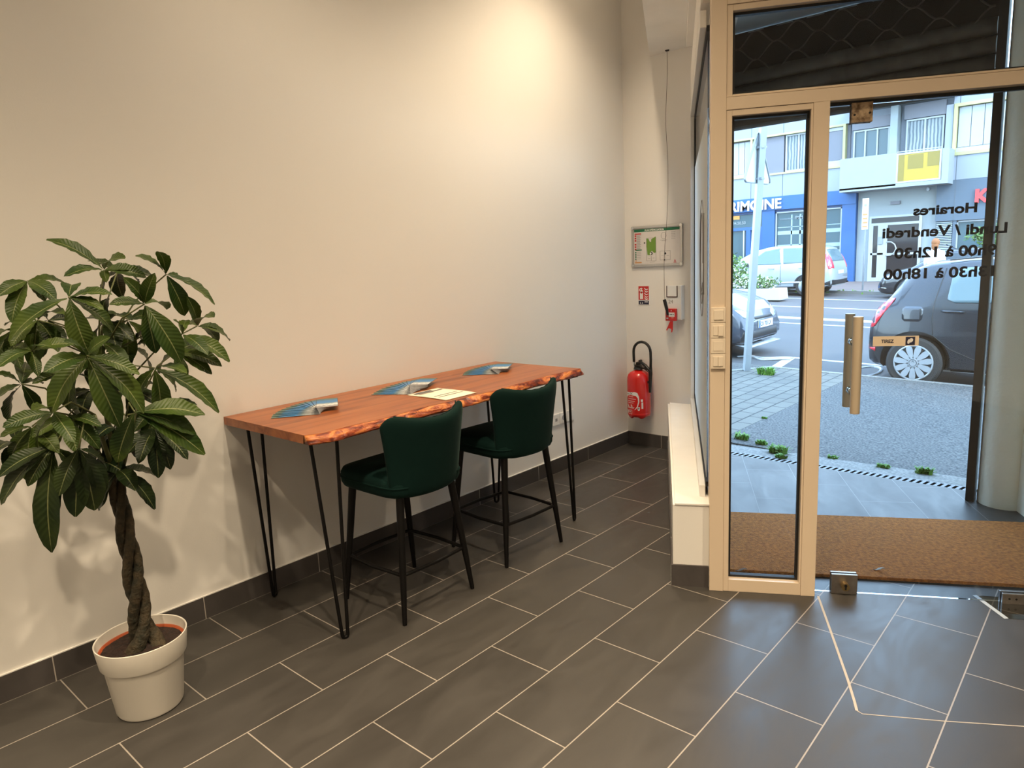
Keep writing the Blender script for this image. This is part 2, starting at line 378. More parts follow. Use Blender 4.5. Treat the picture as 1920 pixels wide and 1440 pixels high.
# ---------------------------------------------------------------- mesh helpers
class MB:
    def __init__(s):
        s.bm = bmesh.new()
    def box(s, x0, x1, y0, y1, z0, z1, top=None):
        """axis-aligned box; top=(dx0,dx1,dy0,dy1) insets of the top face"""
        t = top or (0, 0, 0, 0)
        v = [s.bm.verts.new(p) for p in ((x0, y0, z0), (x1, y0, z0), (x1, y1, z0), (x0, y1, z0),
             (x0 + t[0], y0 + t[2], z1), (x1 - t[1], y0 + t[2], z1), (x1 - t[1], y1 - t[3], z1), (x0 + t[0], y1 - t[3], z1))]
        for f in ((0, 3, 2, 1), (4, 5, 6, 7), (0, 1, 5, 4), (1, 2, 6, 5), (2, 3, 7, 6), (3, 0, 4, 7)):
            s.bm.faces.new([v[i] for i in f])
        return s
    def tube(s, pts, r, seg=10, closed=False, caps=True):
        pts = [Vector(p) for p in pts]
        n = len(pts)
        rs = r if isinstance(r, (list, tuple)) else [r] * n
        rings = []
        up = None
        for i, p in enumerate(pts):
            if closed:
                d = (pts[(i + 1) % n] - pts[i - 1]).normalized()
            else:
                d = (pts[min(i + 1, n - 1)] - pts[max(i - 1, 0)]).normalized()
            if up is None:
                up = Vector((0, 0, 1)) if abs(d.z) < 0.9 else Vector((1, 0, 0))
            a = (up - d * up.dot(d)).normalized()
            up = a
            b = d.cross(a)
            rings.append([s.bm.verts.new(p + (a * math.cos(2 * PI * k / seg) + b * math.sin(2 * PI * k / seg)) * rs[i]) for k in range(seg)])
        m = n if closed else n - 1
        for i in range(m):
            A, B = rings[i], rings[(i + 1) % n]
            for k in range(seg):
                s.bm.faces.new((A[k], A[(k + 1) % seg], B[(k + 1) % seg], B[k]))
        if caps and not closed:
            s.bm.faces.new(rings[0][::-1]); s.bm.faces.new(rings[-1])
        return s
    def cyl(s, p0, p1, r0, r1=None, seg=20):
        return s.tube([p0, p1], [r0, r0 if r1 is None else r1], seg)
    def lathe(s, prof, c=(0, 0, 0), seg=40, closed_bottom=True, closed_top=False):
        rings = []
        for r, z in prof:
            rings.append([s.bm.verts.new((c[0] + r * math.cos(2 * PI * k / seg), c[1] + r * math.sin(2 * PI * k / seg), c[2] + z)) for k in range(seg)])
        for A, B in zip(rings, rings[1:]):
            for k in range(seg):
                s.bm.faces.new((A[k], A[(k + 1) % seg], B[(k + 1) % seg], B[k]))
        if closed_bottom: s.bm.faces.new(rings[0][::-1])
        if closed_top: s.bm.faces.new(rings[-1])
        return s
    def prism(s, poly, f0, f1):
        """poly: 2D points, f0/f1 map (a,b)->3D for the two ends"""
        A = [s.bm.verts.new(f0(*p)) for p in poly]
        B = [s.bm.verts.new(f1(*p)) for p in poly]
        n = len(poly)
        s.bm.faces.new(A[::-1]); s.bm.faces.new(B)
        for i in range(n):
            s.bm.faces.new((A[i], A[(i + 1) % n], B[(i + 1) % n], B[i]))
        return s
    def xz(s, poly, y0, y1):
        return s.prism(poly, lambda a, b: (a, y0, b), lambda a, b: (a, y1, b))
    def xy(s, poly, z0, z1):
        return s.prism(poly, lambda a, b: (a, b, z0), lambda a, b: (a, b, z1))
    def disc(s, c, r, y0, y1, seg=20):
        return s.xz([(c[0] + r * math.cos(2 * PI * k / seg), c[1] + r * math.sin(2 * PI * k / seg)) for k in range(seg)], y0, y1)
    def grid(s, rows):
        R = [[s.bm.verts.new(p) for p in r] for r in rows]
        for a, b in zip(R, R[1:]):
            for k in range(len(a) - 1):
                s.bm.faces.new((a[k], a[k + 1], b[k + 1], b[k]))
        return s
    def build(s, name, m, parent=None, smooth=False, bevel=0, sub=0, solid=0, loc=None, rotz=0, normals=True):
        if normals:
            bmesh.ops.recalc_face_normals(s.bm, faces=s.bm.faces)
        me = bpy.data.meshes.new(name)
        s.bm.to_mesh(me); s.bm.free()
        me.materials.append(M[m] if isinstance(m, str) else m)
        o = bpy.data.objects.new(name, me)
        COL.objects.link(o)
        if parent: o.parent = parent
        if loc: o.location = loc
        if rotz: o.rotation_euler = (0, 0, rotz)
        if smooth:
            for p in me.polygons: p.use_smooth = True
            if smooth == 'auto':
                try:
                    me.set_sharp_from_angle(angle=math.radians(35))
                except Exception:
                    pass
        if solid:
            md = o.modifiers.new('solid', 'SOLIDIFY'); md.thickness = solid; md.offset = 0
        if bevel:
            md = o.modifiers.new('bevel', 'BEVEL'); md.width = bevel; md.segments = 2; md.limit_method = 'ANGLE'
        if sub:
            md = o.modifiers.new('sub', 'SUBSURF'); md.levels = sub; md.render_levels = sub
        return o

def tag(o, label, cat, group=None, kind=None):
    o['label'] = label; o['category'] = cat
    if group: o['group'] = group
    if kind: o['kind'] = kind
    return o
def struct(o, label=None, cat=None):
    o['kind'] = 'structure'
    if label: o['label'] = label
    if cat: o['category'] = cat
    return o
def thing(name, label, cat, loc=(0, 0, 0), rotz=0, group=None, kind=None):
    o = bpy.data.objects.new(name, None)
    COL.objects.link(o)
    o.empty_display_size = 0.1
    o.location = loc
    o.rotation_euler = (0, 0, rotz)
    return tag(o, label, cat, group, kind)
def copy_tree(o, parent=None):
    c = o.copy(); COL.objects.link(c); c.parent = parent
    if parent: c.matrix_parent_inverse = o.matrix_parent_inverse.copy()
    for ch in [x for x in bpy.data.objects if x.parent == o]:
        copy_tree(ch, c)
    return c
def text(name, body, size, m, parent, loc, rot, extrude=0.0005, bold=0.0, align='LEFT', sx=1.0, shear=0.0, spacing=1.0, bev=0.0):
    cu = bpy.data.curves.new(name, 'FONT')
    cu.body = body; cu.size = size; cu.extrude = extrude; cu.offset = bold; cu.align_x = align; cu.shear = shear
    cu.space_character = spacing
    cu.bevel_depth = bev; cu.bevel_resolution = 1
    cu.materials.append(M[m] if isinstance(m, str) else m)
    o = bpy.data.objects.new(name, cu)
    COL.objects.link(o)
    if parent: o.parent = parent
    o.location = loc; o.rotation_euler = rot; o.scale = (sx, 1, 1)
    return o

ROT = math.atan2(0.474219, 0.880407)          # the shop front stands 28.3 degrees off the side wall
def P(s, t, z=0.0):
    return (s * 0.880407 - t * 0.474219, s * 0.474219 + t * 0.880407, z)

# ================================================================ ROOM SHELL
H = 3.8
struct(MB().xy([(-0.2, -4.2), (6.2, -4.2), (6.2, 5.40), P(2.832, 1.9)[:2], P(2.832, 3.95)[:2], (0.60, 4.97), (-0.2, 4.97)], -0.08, 0.0).build('floor', 'tile'), 'dark grey-brown slate floor tiles of the room', 'floor')
ptile = tile_mat('porch floor tile', (0.056, 0.051, 0.046), (0.050, 0.046, 0.042), (0.17, 0.16, 0.15), 0.6, 0.3, 0.0022, shift=(0.0, 0.135), local=True)
struct(MB().xy([(2.832, 1.9), (4.9, 1.9), (5.35, 2.763), (2.885, 4.091), (2.832, 3.95)], -0.08, 0.0).build('porch_floor', ptile, rotz=ROT), 'dark floor tiles of the porch outside the glass door', 'floor')
struct(MB().box(-0.21, -0.01, -4.2, 5.1, 0, H).build('wall_left', 'wall'), 'cream painted side wall behind the plant and the high table', 'wall')
struct(MB().box(-0.01, 0.66, 4.857, 5.06, 0, H).build('wall_back', 'wall'), 'narrow cream wall with the evacuation plan and fire extinguisher', 'wall')
struct(MB().box(-0.2, 6.2, -4.2, -4.0, 0, H).build('wall_rear', 'wall'))
struct(MB().box(6.0, 6.2, -4.0, 5.3, 0, H).build('wall_right', 'wall'))
struct(MB().xy([(-0.2, -4.2), (6.2, -4.2), (6.2, 5.0), (-0.2, 5.0)], H, H + 0.1).build('ceiling', 'ceiling'))
# wall beyond the door frame and the bulkhead over it
b = MB()
b.box(0, 3.2, 0, 0.14, 0, H)
struct(b.build('wall_front', 'wall', loc=P(4.57, 1.695), rotz=ROT))
b = MB()
b.box(0.0, 1.80, 0.0, 0.14, 0, H - 2.56)
struct(b.build('wall_over_door', 'wall', loc=P(2.80, 1.695, 2.56), rotz=ROT))

# skirting tiles
struct(MB().box(-0.01, 0.0, -4.0, 4.857, 0, 0.104).build('baseboard_left', 'skirt'), 'dark tile skirting along the side wall', 'baseboard')
sk2 = tile_mat('skirting tile across', (0.075, 0.068, 0.066), (0.062, 0.057, 0.055), (0.40, 0.36, 0.32), 0.6, 5.0, 0.0022, shift=(0.3 - 0.003, 2.0), swap=False, rough=(0.35, 0.5))
struct(MB().box(0.0, 0.36, 4.847, 4.857, 0, 0.104).build('baseboard_back', sk2), 'dark tile skirting under the fire extinguisher', 'baseboard')
# thin pale bead of paint over the skirting
struct(MB().box(-0.01, -0.002, -4.0, 4.857, 0.104, 0.108).build('trim_1', 'wall'))

# low wall under the display window (its inner face leans 1.2 degrees off the window)
def stp(s, t): return P(s, t)[:2]
hw = [stp(2.620, 3.98), stp(2.666, 1.733), stp(2.834, 1.733), stp(2.834, 3.9)]
struct(MB().xy(hw, 0, 0.395).build('wall_window_base', 'wall'), 'low cream wall under the display window', 'wall')
lg = [stp(2.634, 3.98), stp(2.6755, 1.728), stp(2.832, 1.728), stp(2.832, 3.9)]
struct(MB().xy(lg, 0.395, 0.405).build('trim_2', 'sill', bevel=0.002), 'white ledge on the low wall beside the glass door', 'window ledge')
b = MB(); b.xy([stp(2.612, 3.98), stp(2.658, 1.723), stp(2.826, 1.723), stp(2.826, 1.733), stp(2.666, 1.733), stp(2.620, 3.98)], 0, 0.104)
struct(b.build('baseboard_window', 'skirt'), 'dark tile skirting at the foot of the low window wall', 'baseboard')
b = MB(); b.xy([stp(2.655, 1.7205), stp(2.6585, 1.7205), stp(2.6585, 1.7235), stp(2.655, 1.7235)], 0, 0.104)
struct(b.build('trim_3', 'kerb'))

# soffit and upper window wall
struct(MB().xy([stp(2.505, 4.17), stp(2.505, 1.2), stp(3.0, 1.2), stp(3.0, 4.0)], 2.96, H).build('trim_4', 'ceiling'), 'lowered ceiling box above the display window', 'ceiling box')
struct(MB().xy([stp(2.835, 3.95), stp(2.835, 1.835), stp(2.95, 1.835), stp(2.95, 3.9)], 2.52, 2.96).build('wall_over_window', 'wall'))
b = MB(); b.box(0, 0.075, 0, 1.95, 0, 0.06)
struct(b.build('trim_5', 'wall', loc=P(2.76, 1.84, 2.90), rotz=ROT, bevel=0.004), 'stepped cream moulding under the ceiling box over the display window', 'moulding')
b = MB(); b.box(0, 0.045, 0, 2.0, 0, 0.20)
struct(b.build('trim_6', 'wall', loc=P(2.79, 1.84, 2.56), rotz=ROT, bevel=0.004))

# ---------------------------------------------------------------- window_1: display window with frosted film
win = bpy.data.objects.new('window_1', None); COL.objects.link(win); struct(win, 'tall display window with white frosted film above the white ledge', 'window')
win.location = P(2.80, 1.83, 0); win.rotation_euler = (0, 0, ROT)
wy = 2.09
MB().box(-0.012, 0.015, 0, wy, 0.405, 0.462).box(-0.012, 0.015, 0, wy, 2.462, 2.53).box(-0.012, 0.015, wy - 0.05, wy, 0.462, 2.462).build('window_frame', 'alu_white', win, bevel=0.002)
MB().box(0.015, 0.034, 0, wy, 0.455, 0.478).box(0.015, 0.034, 0, wy, 2.446, 2.470).box(0.015, 0.034, wy - 0.055, wy - 0.022, 0.478, 2.446).build('gasket', 'gasket', win)
MB().box(0.034, 0.075, 0, wy, 0.405, 0.466).box(0.034, 0.075, 0, wy, 2.458, 2.53).box(0.034, 0.075, wy - 0.05, wy + 0.03, 0.466, 2.458).build('outer_frame', 'alu_white', win, bevel=0.002)
MB().box(0.020, 0.027, 0.0, wy - 0.03, 0.466, 2.458).build('glass_pane', glass_mat('display window glass', tint=(0.98, 0.99, 0.99), refl=0.9), win)
fm = MB().box(0.0192, 0.0198, 0.0, wy - 0.06, 0.50, 2.12).build('frosted_film', M['film'], win)
# thin line drawing of a round emblem on the film
lb = MB()
def ring_st(cy, cz, r, w_=0.0045):
    n = 64
    lb.tube([(0.0184, cy + r * math.cos(2 * PI * k / n), cz + r * math.sin(2 * PI * k / n)) for k in range(n)], w_ * 0.5, 6, closed=True)
ring_st(0.62, 1.50, 0.30); ring_st(0.62, 1.50, 0.235)
lb.tube([(0.0184, 0.62 + 0.15 * math.cos(a), 1.52 + 0.21 * math.sin(a)) for a in [x * PI / 16 for x in range(-10, 18)]], 0.002, 6)
lb.tube([(0.0184, 0.50, 1.38), (0.0184, 0.60, 1.33), (0.0184, 0.74, 1.37)], 0.002, 6)
lb.tube([(0.0184, 0.32, 1.33), (0.0184, 0.32, 1.72)], 0.002, 6)
lb.build('emblem_outline', 'greyprint', win)

# ---------------------------------------------------------------- door_1: shop front frame, side light, transom and glass door
door = bpy.data.objects.new('door_1', None); COL.objects.link(door); struct(door, 'cream aluminium shop front with a frameless glass door', 'door')
S0 = 2.828
door.location = P(S0, 1.695, 0); door.rotation_euler = (0, 0, ROT)
def dx(s): return s - S0
# deep outer post, transom, mullion, rails
fr = MB()
fr.box(dx(2.828), dx(2.889), 0.0, 0.14, 0, 2.6)
fr.box(dx(2.889), dx(4.57), 0.001, 0.13, 2.101, 2.150)
fr.box(dx(3.222), dx(3.282), 0.001, 0.13, 0, 2.101)
fr.box(dx(2.889), dx(4.57), 0.001, 0.13, 2.50, 2.6)
fr.box(dx(4.22), dx(4.57), 0.001, 0.13, 0, 2.101)
fr.build('frame', 'alu', door, bevel=0.0015)
sa = MB()   # sash profiles that clip the panes in
sa.box(dx(2.8895), dx(2.912), 0.004, 0.06, 0.0, 2.0995).box(dx(2.912), dx(3.2215), 0.004, 0.06, 0.0, 0.058).box(dx(2.912), dx(3.2215), 0.004, 0.06, 2.077, 2.0995)
sa.box(dx(3.213), dx(3.2215), 0.004, 0.06, 0.058, 2.077)
sa.box(dx(2.8895), dx(2.912), 0.004, 0.06, 2.1515, 2.4985).box(dx(2.912), dx(4.569), 0.004, 0.06, 2.1515, 2.160).box(dx(2.912), dx(4.569), 0.004, 0.06, 2.476, 2.4985)
sa.build('sash', 'alu', door, bevel=0.0015)
gk = MB()
def gasket(g, s0, s1, z0, z1, w_=0.010, y0=0.035, y1=0.062):
    g.box(dx(s0), dx(s0) + w_, y0, y1, z0, z1).box(dx(s1) - w_, dx(s1), y0, y1, z0, z1).box(dx(s0) + w_, dx(s1) - w_, y0, y1, z0, z0 + w_).box(dx(s0) + w_, dx(s1) - w_, y0, y1, z1 - w_, z1)
gasket(gk, 2.9121, 3.2129, 0.0581, 2.0769)
gasket(gk, 2.9121, 4.569, 2.1601, 2.4759)
gk.box(dx(3.2825), dx(4.219), 0.045, 0.07, 2.088, 2.1005)
gk.build('gasket', 'gasket', door)
MB().box(dx(2.918), dx(3.207), 0.045, 0.053, 0.062, 2.072).build('side_light_pane', 'glass', door)
MB().box(dx(2.918), dx(4.565), 0.045, 0.053, 2.164, 2.472).build('transom_pane', 'glass', door)
MB().box(dx(3.286), dx(4.215), 0.052, 0.062, 0.004, 2.086).build('glass_leaf', 'glass', door)
GY = 0.052
# pull bars, inside and outside
for nm, s_, y_, z0, z1, m_ in (('inner_pull_bar', 3.412, -0.015, 0.842, 1.248, 'pull'), ('outer_pull_bar', 3.412, 0.125, 0.842, 1.248, 'pull')):
    MB().cyl((dx(s_), y_, z0), (dx(s_), y_, z1), 0.0195, seg=28).build(nm, m_, door, smooth='auto', bevel=0.001)
for z_ in (1.135, 0.925):
    bb = MB().cyl((dx(3.412), 0.0, z_), (dx(3.412), 0.051, z_), 0.010, seg=18).cyl((dx(3.412), 0.063, z_), (dx(3.412), 0.112, z_), 0.010, seg=18)
    bb.cyl((dx(3.412), 0.038, z_), (dx(3.412), 0.0515, z_), 0.017, seg=20).cyl((dx(3.412), 0.0625, z_), (dx(3.412), 0.076, z_), 0.017, seg=20)
    bb.build('pull_bar_mount', 'chrome', door, smooth='auto')
# patch fittings
for nm, s0, s1, z0, z1, lab in (('lock_patch', 3.357, 3.465, 0.002, 0.094, None), ('bottom_hinge_patch', 4.036, 4.21, 0.0, 0.046, None), ('top_hinge_patch', 3.369, 3.447, 2.016, 2.092, None)):
    pm = M['brushed'] if nm != 'top_hinge_patch' else mat('worn sanded steel', (0.50, 0.37, 0.24), 0.6, metal=0.25, noise=(45, (0.16, 0.10, 0.06), 7, 0.22))
    MB().box(dx(s0), dx(s1), 0.038, 0.051, z0, z1).box(dx(s0), dx(s1), 0.063, 0.076, z0, z1).build(nm, pm, door, bevel=0.0015)
MB().cyl((dx(3.411), 0.038, 0.046), (dx(3.411), 0.012, 0.046), 0.017, seg=24).build('lock_cylinder', mat('brass', (0.50, 0.36, 0.17), 0.3, metal=1.0), door, smooth='auto')
MB().box(dx(3.4075), dx(3.4145), 0.009, 0.0125, 0.035, 0.056).cyl((dx(3.411), 0.0115, 0.054), (dx(3.411), 0.009, 0.054), 0.006).build('keyhole', 'black', door)
sc_ = MB()
for s_, z_ in ((3.380, 2.046), (3.436, 2.050)):
    sc_.cyl((dx(s_), 0.0385, z_), (dx(s_), 0.036, z_), 0.0045, seg=12)
for s_ in (4.062, 4.088):
    sc_.cyl((dx(s_), 0.0385, 0.024), (dx(s_), 0.037, 0.024), 0.0045, seg=12)
sc_.build('screw', 'black', door)
# opening hours in black vinyl, readable from the street so mirrored from inside
def vinyl(body, s_left_seen, s_right_seen, z, h, bold=0.001):
    o = text('opening_hours_lettering', body, 1.0, 'vinyl', door, (0, 0, 0), (PI / 2, 0, PI), extrude=0.0002, bold=0.0, align='LEFT', bev=bold)
    bpy.context.view_layer.update()
    w_ = o.dimensions.x
    size = h / 0.70
    o.data.size = size
    bpy.context.view_layer.update()
    w_ = o.dimensions.x
    o.scale = ((s_right_seen - s_left_seen) / w_, 1, 1)
    o.location = (dx(s_right_seen), 0.0635, z)
    o.data.extrude = 0.0001
    return o
vinyl('Horaires', 3.620, 3.850, 1.6445, 0.036, 0.0020)
vinyl('Lundi / Vendredi', 3.510, 3.961, 1.5595, 0.039, 0.0020)
vinyl('9h00 \u00e0 12h30', 3.556, 3.926, 1.4755, 0.040, 0.0020)
vinyl('13h30 \u00e0 18h00', 3.530, 3.934, 1.3915, 0.040, 0.0020)
# push/pull sticker
MB().box(dx(3.487), dx(3.661), 0.0512, 0.0518, 1.1155, 1.157).build('pull_sticker', mat('cream sticker', (0.80, 0.66, 0.49), 0.45), door)
MB().box(dx(3.611), dx(3.6465), 0.0507, 0.0511, 1.119, 1.153).build('pictogram_square', 'navy', door)
hp = [(0.0, 0.0), (0.006, -0.002), (0.008, 0.004), (0.014, 0.004), (0.020, 0.010), (0.021, 0.017), (0.016, 0.022), (0.009, 0.021), (0.010, 0.016), (0.005, 0.019), (0.001, 0.014), (-0.001, 0.007)]
MB().xz([(dx(3.6185) + a, 1.1255 + b_) for a, b_ in hp], 0.0502, 0.0506).build('hand_pictogram', 'white', door)
o = text('sticker_lettering', 'TIREZ', 0.019, 'navy', door, (dx(3.519), 0.0508, 1.1295), (PI / 2, 0, 0), extrude=0.0002, bold=0.0006)
o.scale.x = 0.95
# light switches on the post
def switch(z, kind, label):
    t_ = thing('light_switch', label, 'light switch', P(2.861, 1.6945, z), ROT, group='switches on the cream post')
    MB().box(-0.030, 0.030, -0.010, -0.0002, -0.0325, 0.0325).build('face_plate', 'switch', t_, bevel=0.0016)
    if kind == 1:
        MB().box(-0.019, 0.021, -0.0145, -0.0102, -0.021, 0.021, ).build('rocker', 'switch', t_, bevel=0.0015)
    elif kind == 2:
        MB().box(-0.021, -0.001, -0.013, -0.0102, -0.021, 0.021).build('rocker', 'switch', t_, bevel=0.0012)
        MB().box(0.0005, 0.021, -0.0165, -0.0102, -0.023, 0.021).build('rocker', 'switch', t_, bevel=0.0012)
    elif kind == 3:
        MB().box(-0.021, 0.021, -0.012, -0.0102, -0.021, 0.021).build('rocker', 'switch', t_, bevel=0.0010)
    else:
        MB().box(-0.021, -0.0006, -0.014, -0.0102, -0.021, 0.021).build('rocker', 'switch', t_, bevel=0.0012)
        MB().box(0.0006, 0.021, -0.014, -0.0102, -0.021, 0.021).build('rocker', 'switch', t_, bevel=0.0012)
    return t_
switch(1.2695, 1, 'single cream switch at the top of the column of four')
switch(1.2025, 2, 'double cream switch with one rocker pressed, second from top')
switch(1.1355, 3, 'single flat cream switch, third from top of the column')
switch(1.0685, 4, 'double cream switch at the bottom of the column of four')

# diagonal grout lines cut into the floor in front of the door, and tape at the pivot
def strip(pts, w_, z0, z1, name, m_):
    pts = [Vector((*p, 0)) for p in pts]
    L, R = [], []
    for i, p in enumerate(pts):
        d = (pts[min(i + 1, len(pts) - 1)] - pts[max(i - 1, 0)]).normalized()
        n = Vector((-d.y, d.x, 0)) * w_ / 2
        L.append((p + n)[:2]); R.append((p - n)[:2])
    return MB().xy(L + R[::-1], z0, z1).build(name, m_)
groutm = mat('pale grout', (0.50, 0.44, 0.38), 0.8)
struct(strip([(2.096, 3.062), (2.246, 2.767), (2.387, 2.487), (2.440, 2.375), (2.462, 2.325)], 0.009, 0.0, 0.0006, 'trim_7', groutm), 'pale grout line cut diagonally across the tiles before the door', 'grout line')
struct(strip([(2.462, 2.325), (2.482, 2.318), (2.696, 2.436), (2.896, 2.557), (3.2, 2.74)], 0.0035, 0.0, 0.0005, 'trim_8', groutm))
tp = MB(); tp.xy([stp(4.005, 1.60), stp(4.30, 1.60), stp(4.30, 1.78), stp(3.985, 1.80), stp(3.96, 1.79), stp(3.985, 1.66)], 0.0, 0.0006)
tag(tp.build('clear_tape', 'tape'), 'clear plastic tape stuck on the floor under the door hinge', 'tape')
tag(strip([stp(3.955, 1.80), stp(4.0, 1.60)], 0.018, 0.0007, 0.0012, 'tape_strip', mat('milky tape', (0.55, 0.60, 0.64), 0.3)), 'milky strip of tape across the floor beside the door hinge', 'tape')

# ================================================================ FURNITURE
# ---- high table with live edge
tb = thing('high_table', 'long live-edge wooden high table on black hairpin legs', 'table', (0.0, 1.46, 0.0))
def edge_x(y, lo=True):
    """front edge of the slab as a gently wandering line"""
    return 0.700 + 0.014 * math.sin(y * 2.1 + 0.4) + 0.007 * math.sin(y * 7.3 + 1.0) + 0.004 * math.sin(y * 17.0) - (0.03 * max(0, 1 - y / 0.07) if y < 0.07 else 0)
N = 120; LEN = 1.82
top = MB()
rows = []
for i in range(N + 1):
    y = LEN * i / N
    xe = edge_x(y) - 0.032 - 0.012 * math.sin(y * 5.0) * math.sin(y * 13.0)
    rows.append([(-0.002, y, 0.0), (-0.002, y, 0.036), (0.25, y, 0.036), (0.5, y, 0.036), (xe, y, 0.036), (xe, y, 0.0)])
R = [[top.bm.verts.new(p) for p in r] for r in rows]
for a, b_ in zip(R, R[1:]):
    for k in range(6):
        top.bm.faces.new((a[k], a[(k + 1) % 6], b_[(k + 1) % 6], b_[k]))
top.bm.faces.new(R[0]); top.bm.faces.new(R[-1][::-1])
to = top.build('tabletop', 'wood', tb, loc=(0, 0, 0.866))
ed = MB()
rows = []
rnd = random.Random(3)
for i in range(N * 2 + 1):
    y = LEN * i / (N * 2)
    xe = edge_x(y) - 0.032 - 0.012 * math.sin(y * 5.0) * math.sin(y * 13.0)
    xo = edge_x(y)
    w1 = 0.004 * math.sin(y * 41) + 0.003 * rnd.uniform(-1, 1); w2 = 0.004 * math.sin(y * 57 + 1) + 0.002 * rnd.uniform(-1, 1)
    rows.append([(xe - 0.01, y, 0.0), (xe - 0.004, y, 0.0358), (xe + 0.006, y, 0.035), (xe * 0.55 + xo * 0.45 + w1, y, 0.029 + w1), (xe * 0.2 + xo * 0.8 + w2, y, 0.019 + w1), (xo + w1 * .6, y, 0.009), (xo + w2 * 0.5, y, 0.001)])
R = [[ed.bm.verts.new(p) for p in r] for r in rows]
for a, b_ in zip(R, R[1:]):
    for k in range(7):
        ed.bm.faces.new((a[k], a[(k + 1) % 7], b_[(k + 1) % 7], b_[k]))
ed.bm.faces.new(R[0]); ed.bm.faces.new(R[-1][::-1])
ed.build('live_edge', 'edge', tb, smooth=True, loc=(0, 0, 0.8655))
def hairpin(name, foot, a, b_):
    foot, a, b_ = Vector(foot), Vector(a), Vector(b_)
    da = (a - foot).normalized(); db = (b_ - foot).normalized()
    side = (a - b_); side.z = 0; side.normalize()
    fa = foot + side * 0.012 + Vector((0, 0, 0.018)); fb = foot - side * 0.012 + Vector((0, 0, 0.018))
    pts = [a, a + (fa - a) * 0.5, fa]
    for k in range(1, 8):
        an = PI * k / 8
        pts.append(foot + side * 0.012 * math.cos(an) + Vector((0, 0, 0.018 - 0.0115 * math.sin(an))))
    pts += [fb, fb + (b_ - fb) * 0.5, b_]
    m_ = MB().tube(pts, 0.0075, 12)
    c = (a + b_) / 2
    m_.box(c.x - 0.05, c.x + 0.05, c.y - 0.055, c.y + 0.055, 0.860, 0.8655)
    return m_.build(name, 'blackmetal', tb, smooth='auto')
hairpin('leg', (0.662, 0.092, 0), (0.615, 0.045, 0.862), (0.645, 0.150, 0.862))
hairpin('leg', (0.060, 0.116, 0), (0.100, 0.055, 0.862), (0.048, 0.150, 0.862))
hairpin('leg', (0.658, 1.729, 0), (0.615, 1.775, 0.862), (0.645, 1.670, 0.862))
hairpin('leg', (0.060, 1.700, 0), (0.100, 1.765, 0.862), (0.048, 1.670, 0.862))

# ---- brochures fanned out in three piles
def card_mesh():
    me = bpy.data.meshes.new('brochure')
    bm = bmesh.new()
    uvl = bm.loops.layers.uv.new('UVMap')
    L, W_, T = 0.21, 0.099, 0.0007
    n = 8
    lo, hi = [], []
    for i in range(n + 1):
        x = L * i / n - L / 2
        z = 0.0012 * math.sin(PI * i / n)
        lo.append([bm.verts.new((x, -W_ / 2, z)), bm.verts.new((x, W_ / 2, z))])
        hi.append([bm.verts.new((x, -W_ / 2, z + T)), bm.verts.new((x, W_ / 2, z + T))])
    fs = []
    for i in range(n):
        fs.append(bm.faces.new((hi[i][0], hi[i + 1][0], hi[i + 1][1], hi[i][1])))
        fs.append(bm.faces.new((lo[i][1], lo[i + 1][1], lo[i + 1][0], lo[i][0])))
        fs.append(bm.faces.new((lo[i][0], lo[i + 1][0], hi[i + 1][0], hi[i][0])))
        fs.append(bm.faces.new((hi[i][1], hi[i + 1][1], lo[i + 1][1], lo[i][1])))
    bm.faces.new((lo[0][1], lo[0][0], hi[0][0], hi[0][1])); bm.faces.new((lo[n][0], lo[n][1], hi[n][1], hi[n][0]))
    for f in bm.faces:
        for l in f.loops:
            l[uvl].uv = ((l.vert.co.x + L / 2) / L, (l.vert.co.y + W_ / 2) / W_)
    bm.to_mesh(me); bm.free()
    me.materials.append(M['brochure'])
    return me
CARD = card_mesh()
fans = [   # corner of the first and last card, direction of the first and last card, count
    ((0.366, 1.723), (0.310, 1.740), 54, -33, 13, 'beside the plant end of the table', 'brochures fanned nearest the plant'),
    ((0.378, 2.241), (0.262, 2.330), 30, -57, 14, 'next to the cream paper', 'brochures fanned next to the cream paper'),
    ((0.367, 2.906), (0.286, 2.925), 36, -57, 13, 'at the far end of the table', 'brochures fanned at the far end of the table'),
]
for (x0, y0), (x1, y1), a0, a1, n, where, grp in fans:
    for i in range(n):
        f = i / (n - 1)
        if i == 0: lab = 'bottom blue and grey brochure of the fan ' + where
        elif i == n - 1: lab = 'top blue and grey brochure of the fan ' + where
        else: lab = 'blue and grey brochure between others in the fan ' + where
        o = bpy.data.objects.new('brochure', CARD); COL.objects.link(o)
        a = math.radians(a0 + (a1 - a0) * f + 1.2 * math.sin(i * 5.1))
        th = a + PI
        cx = x0 + (x1 - x0) * f + 0.105 * math.cos(th) + 0.0495 * math.cos(th - PI / 2)
        cy = y0 + (y1 - y0) * f + 0.105 * math.sin(th) + 0.0495 * math.sin(th - PI / 2)
        o.location = (cx, cy, 0.9022 + 0.0017 * i + 0.0004)
        o.rotation_euler = (0, 0, a)
        tag(o, lab, 'brochure', grp)

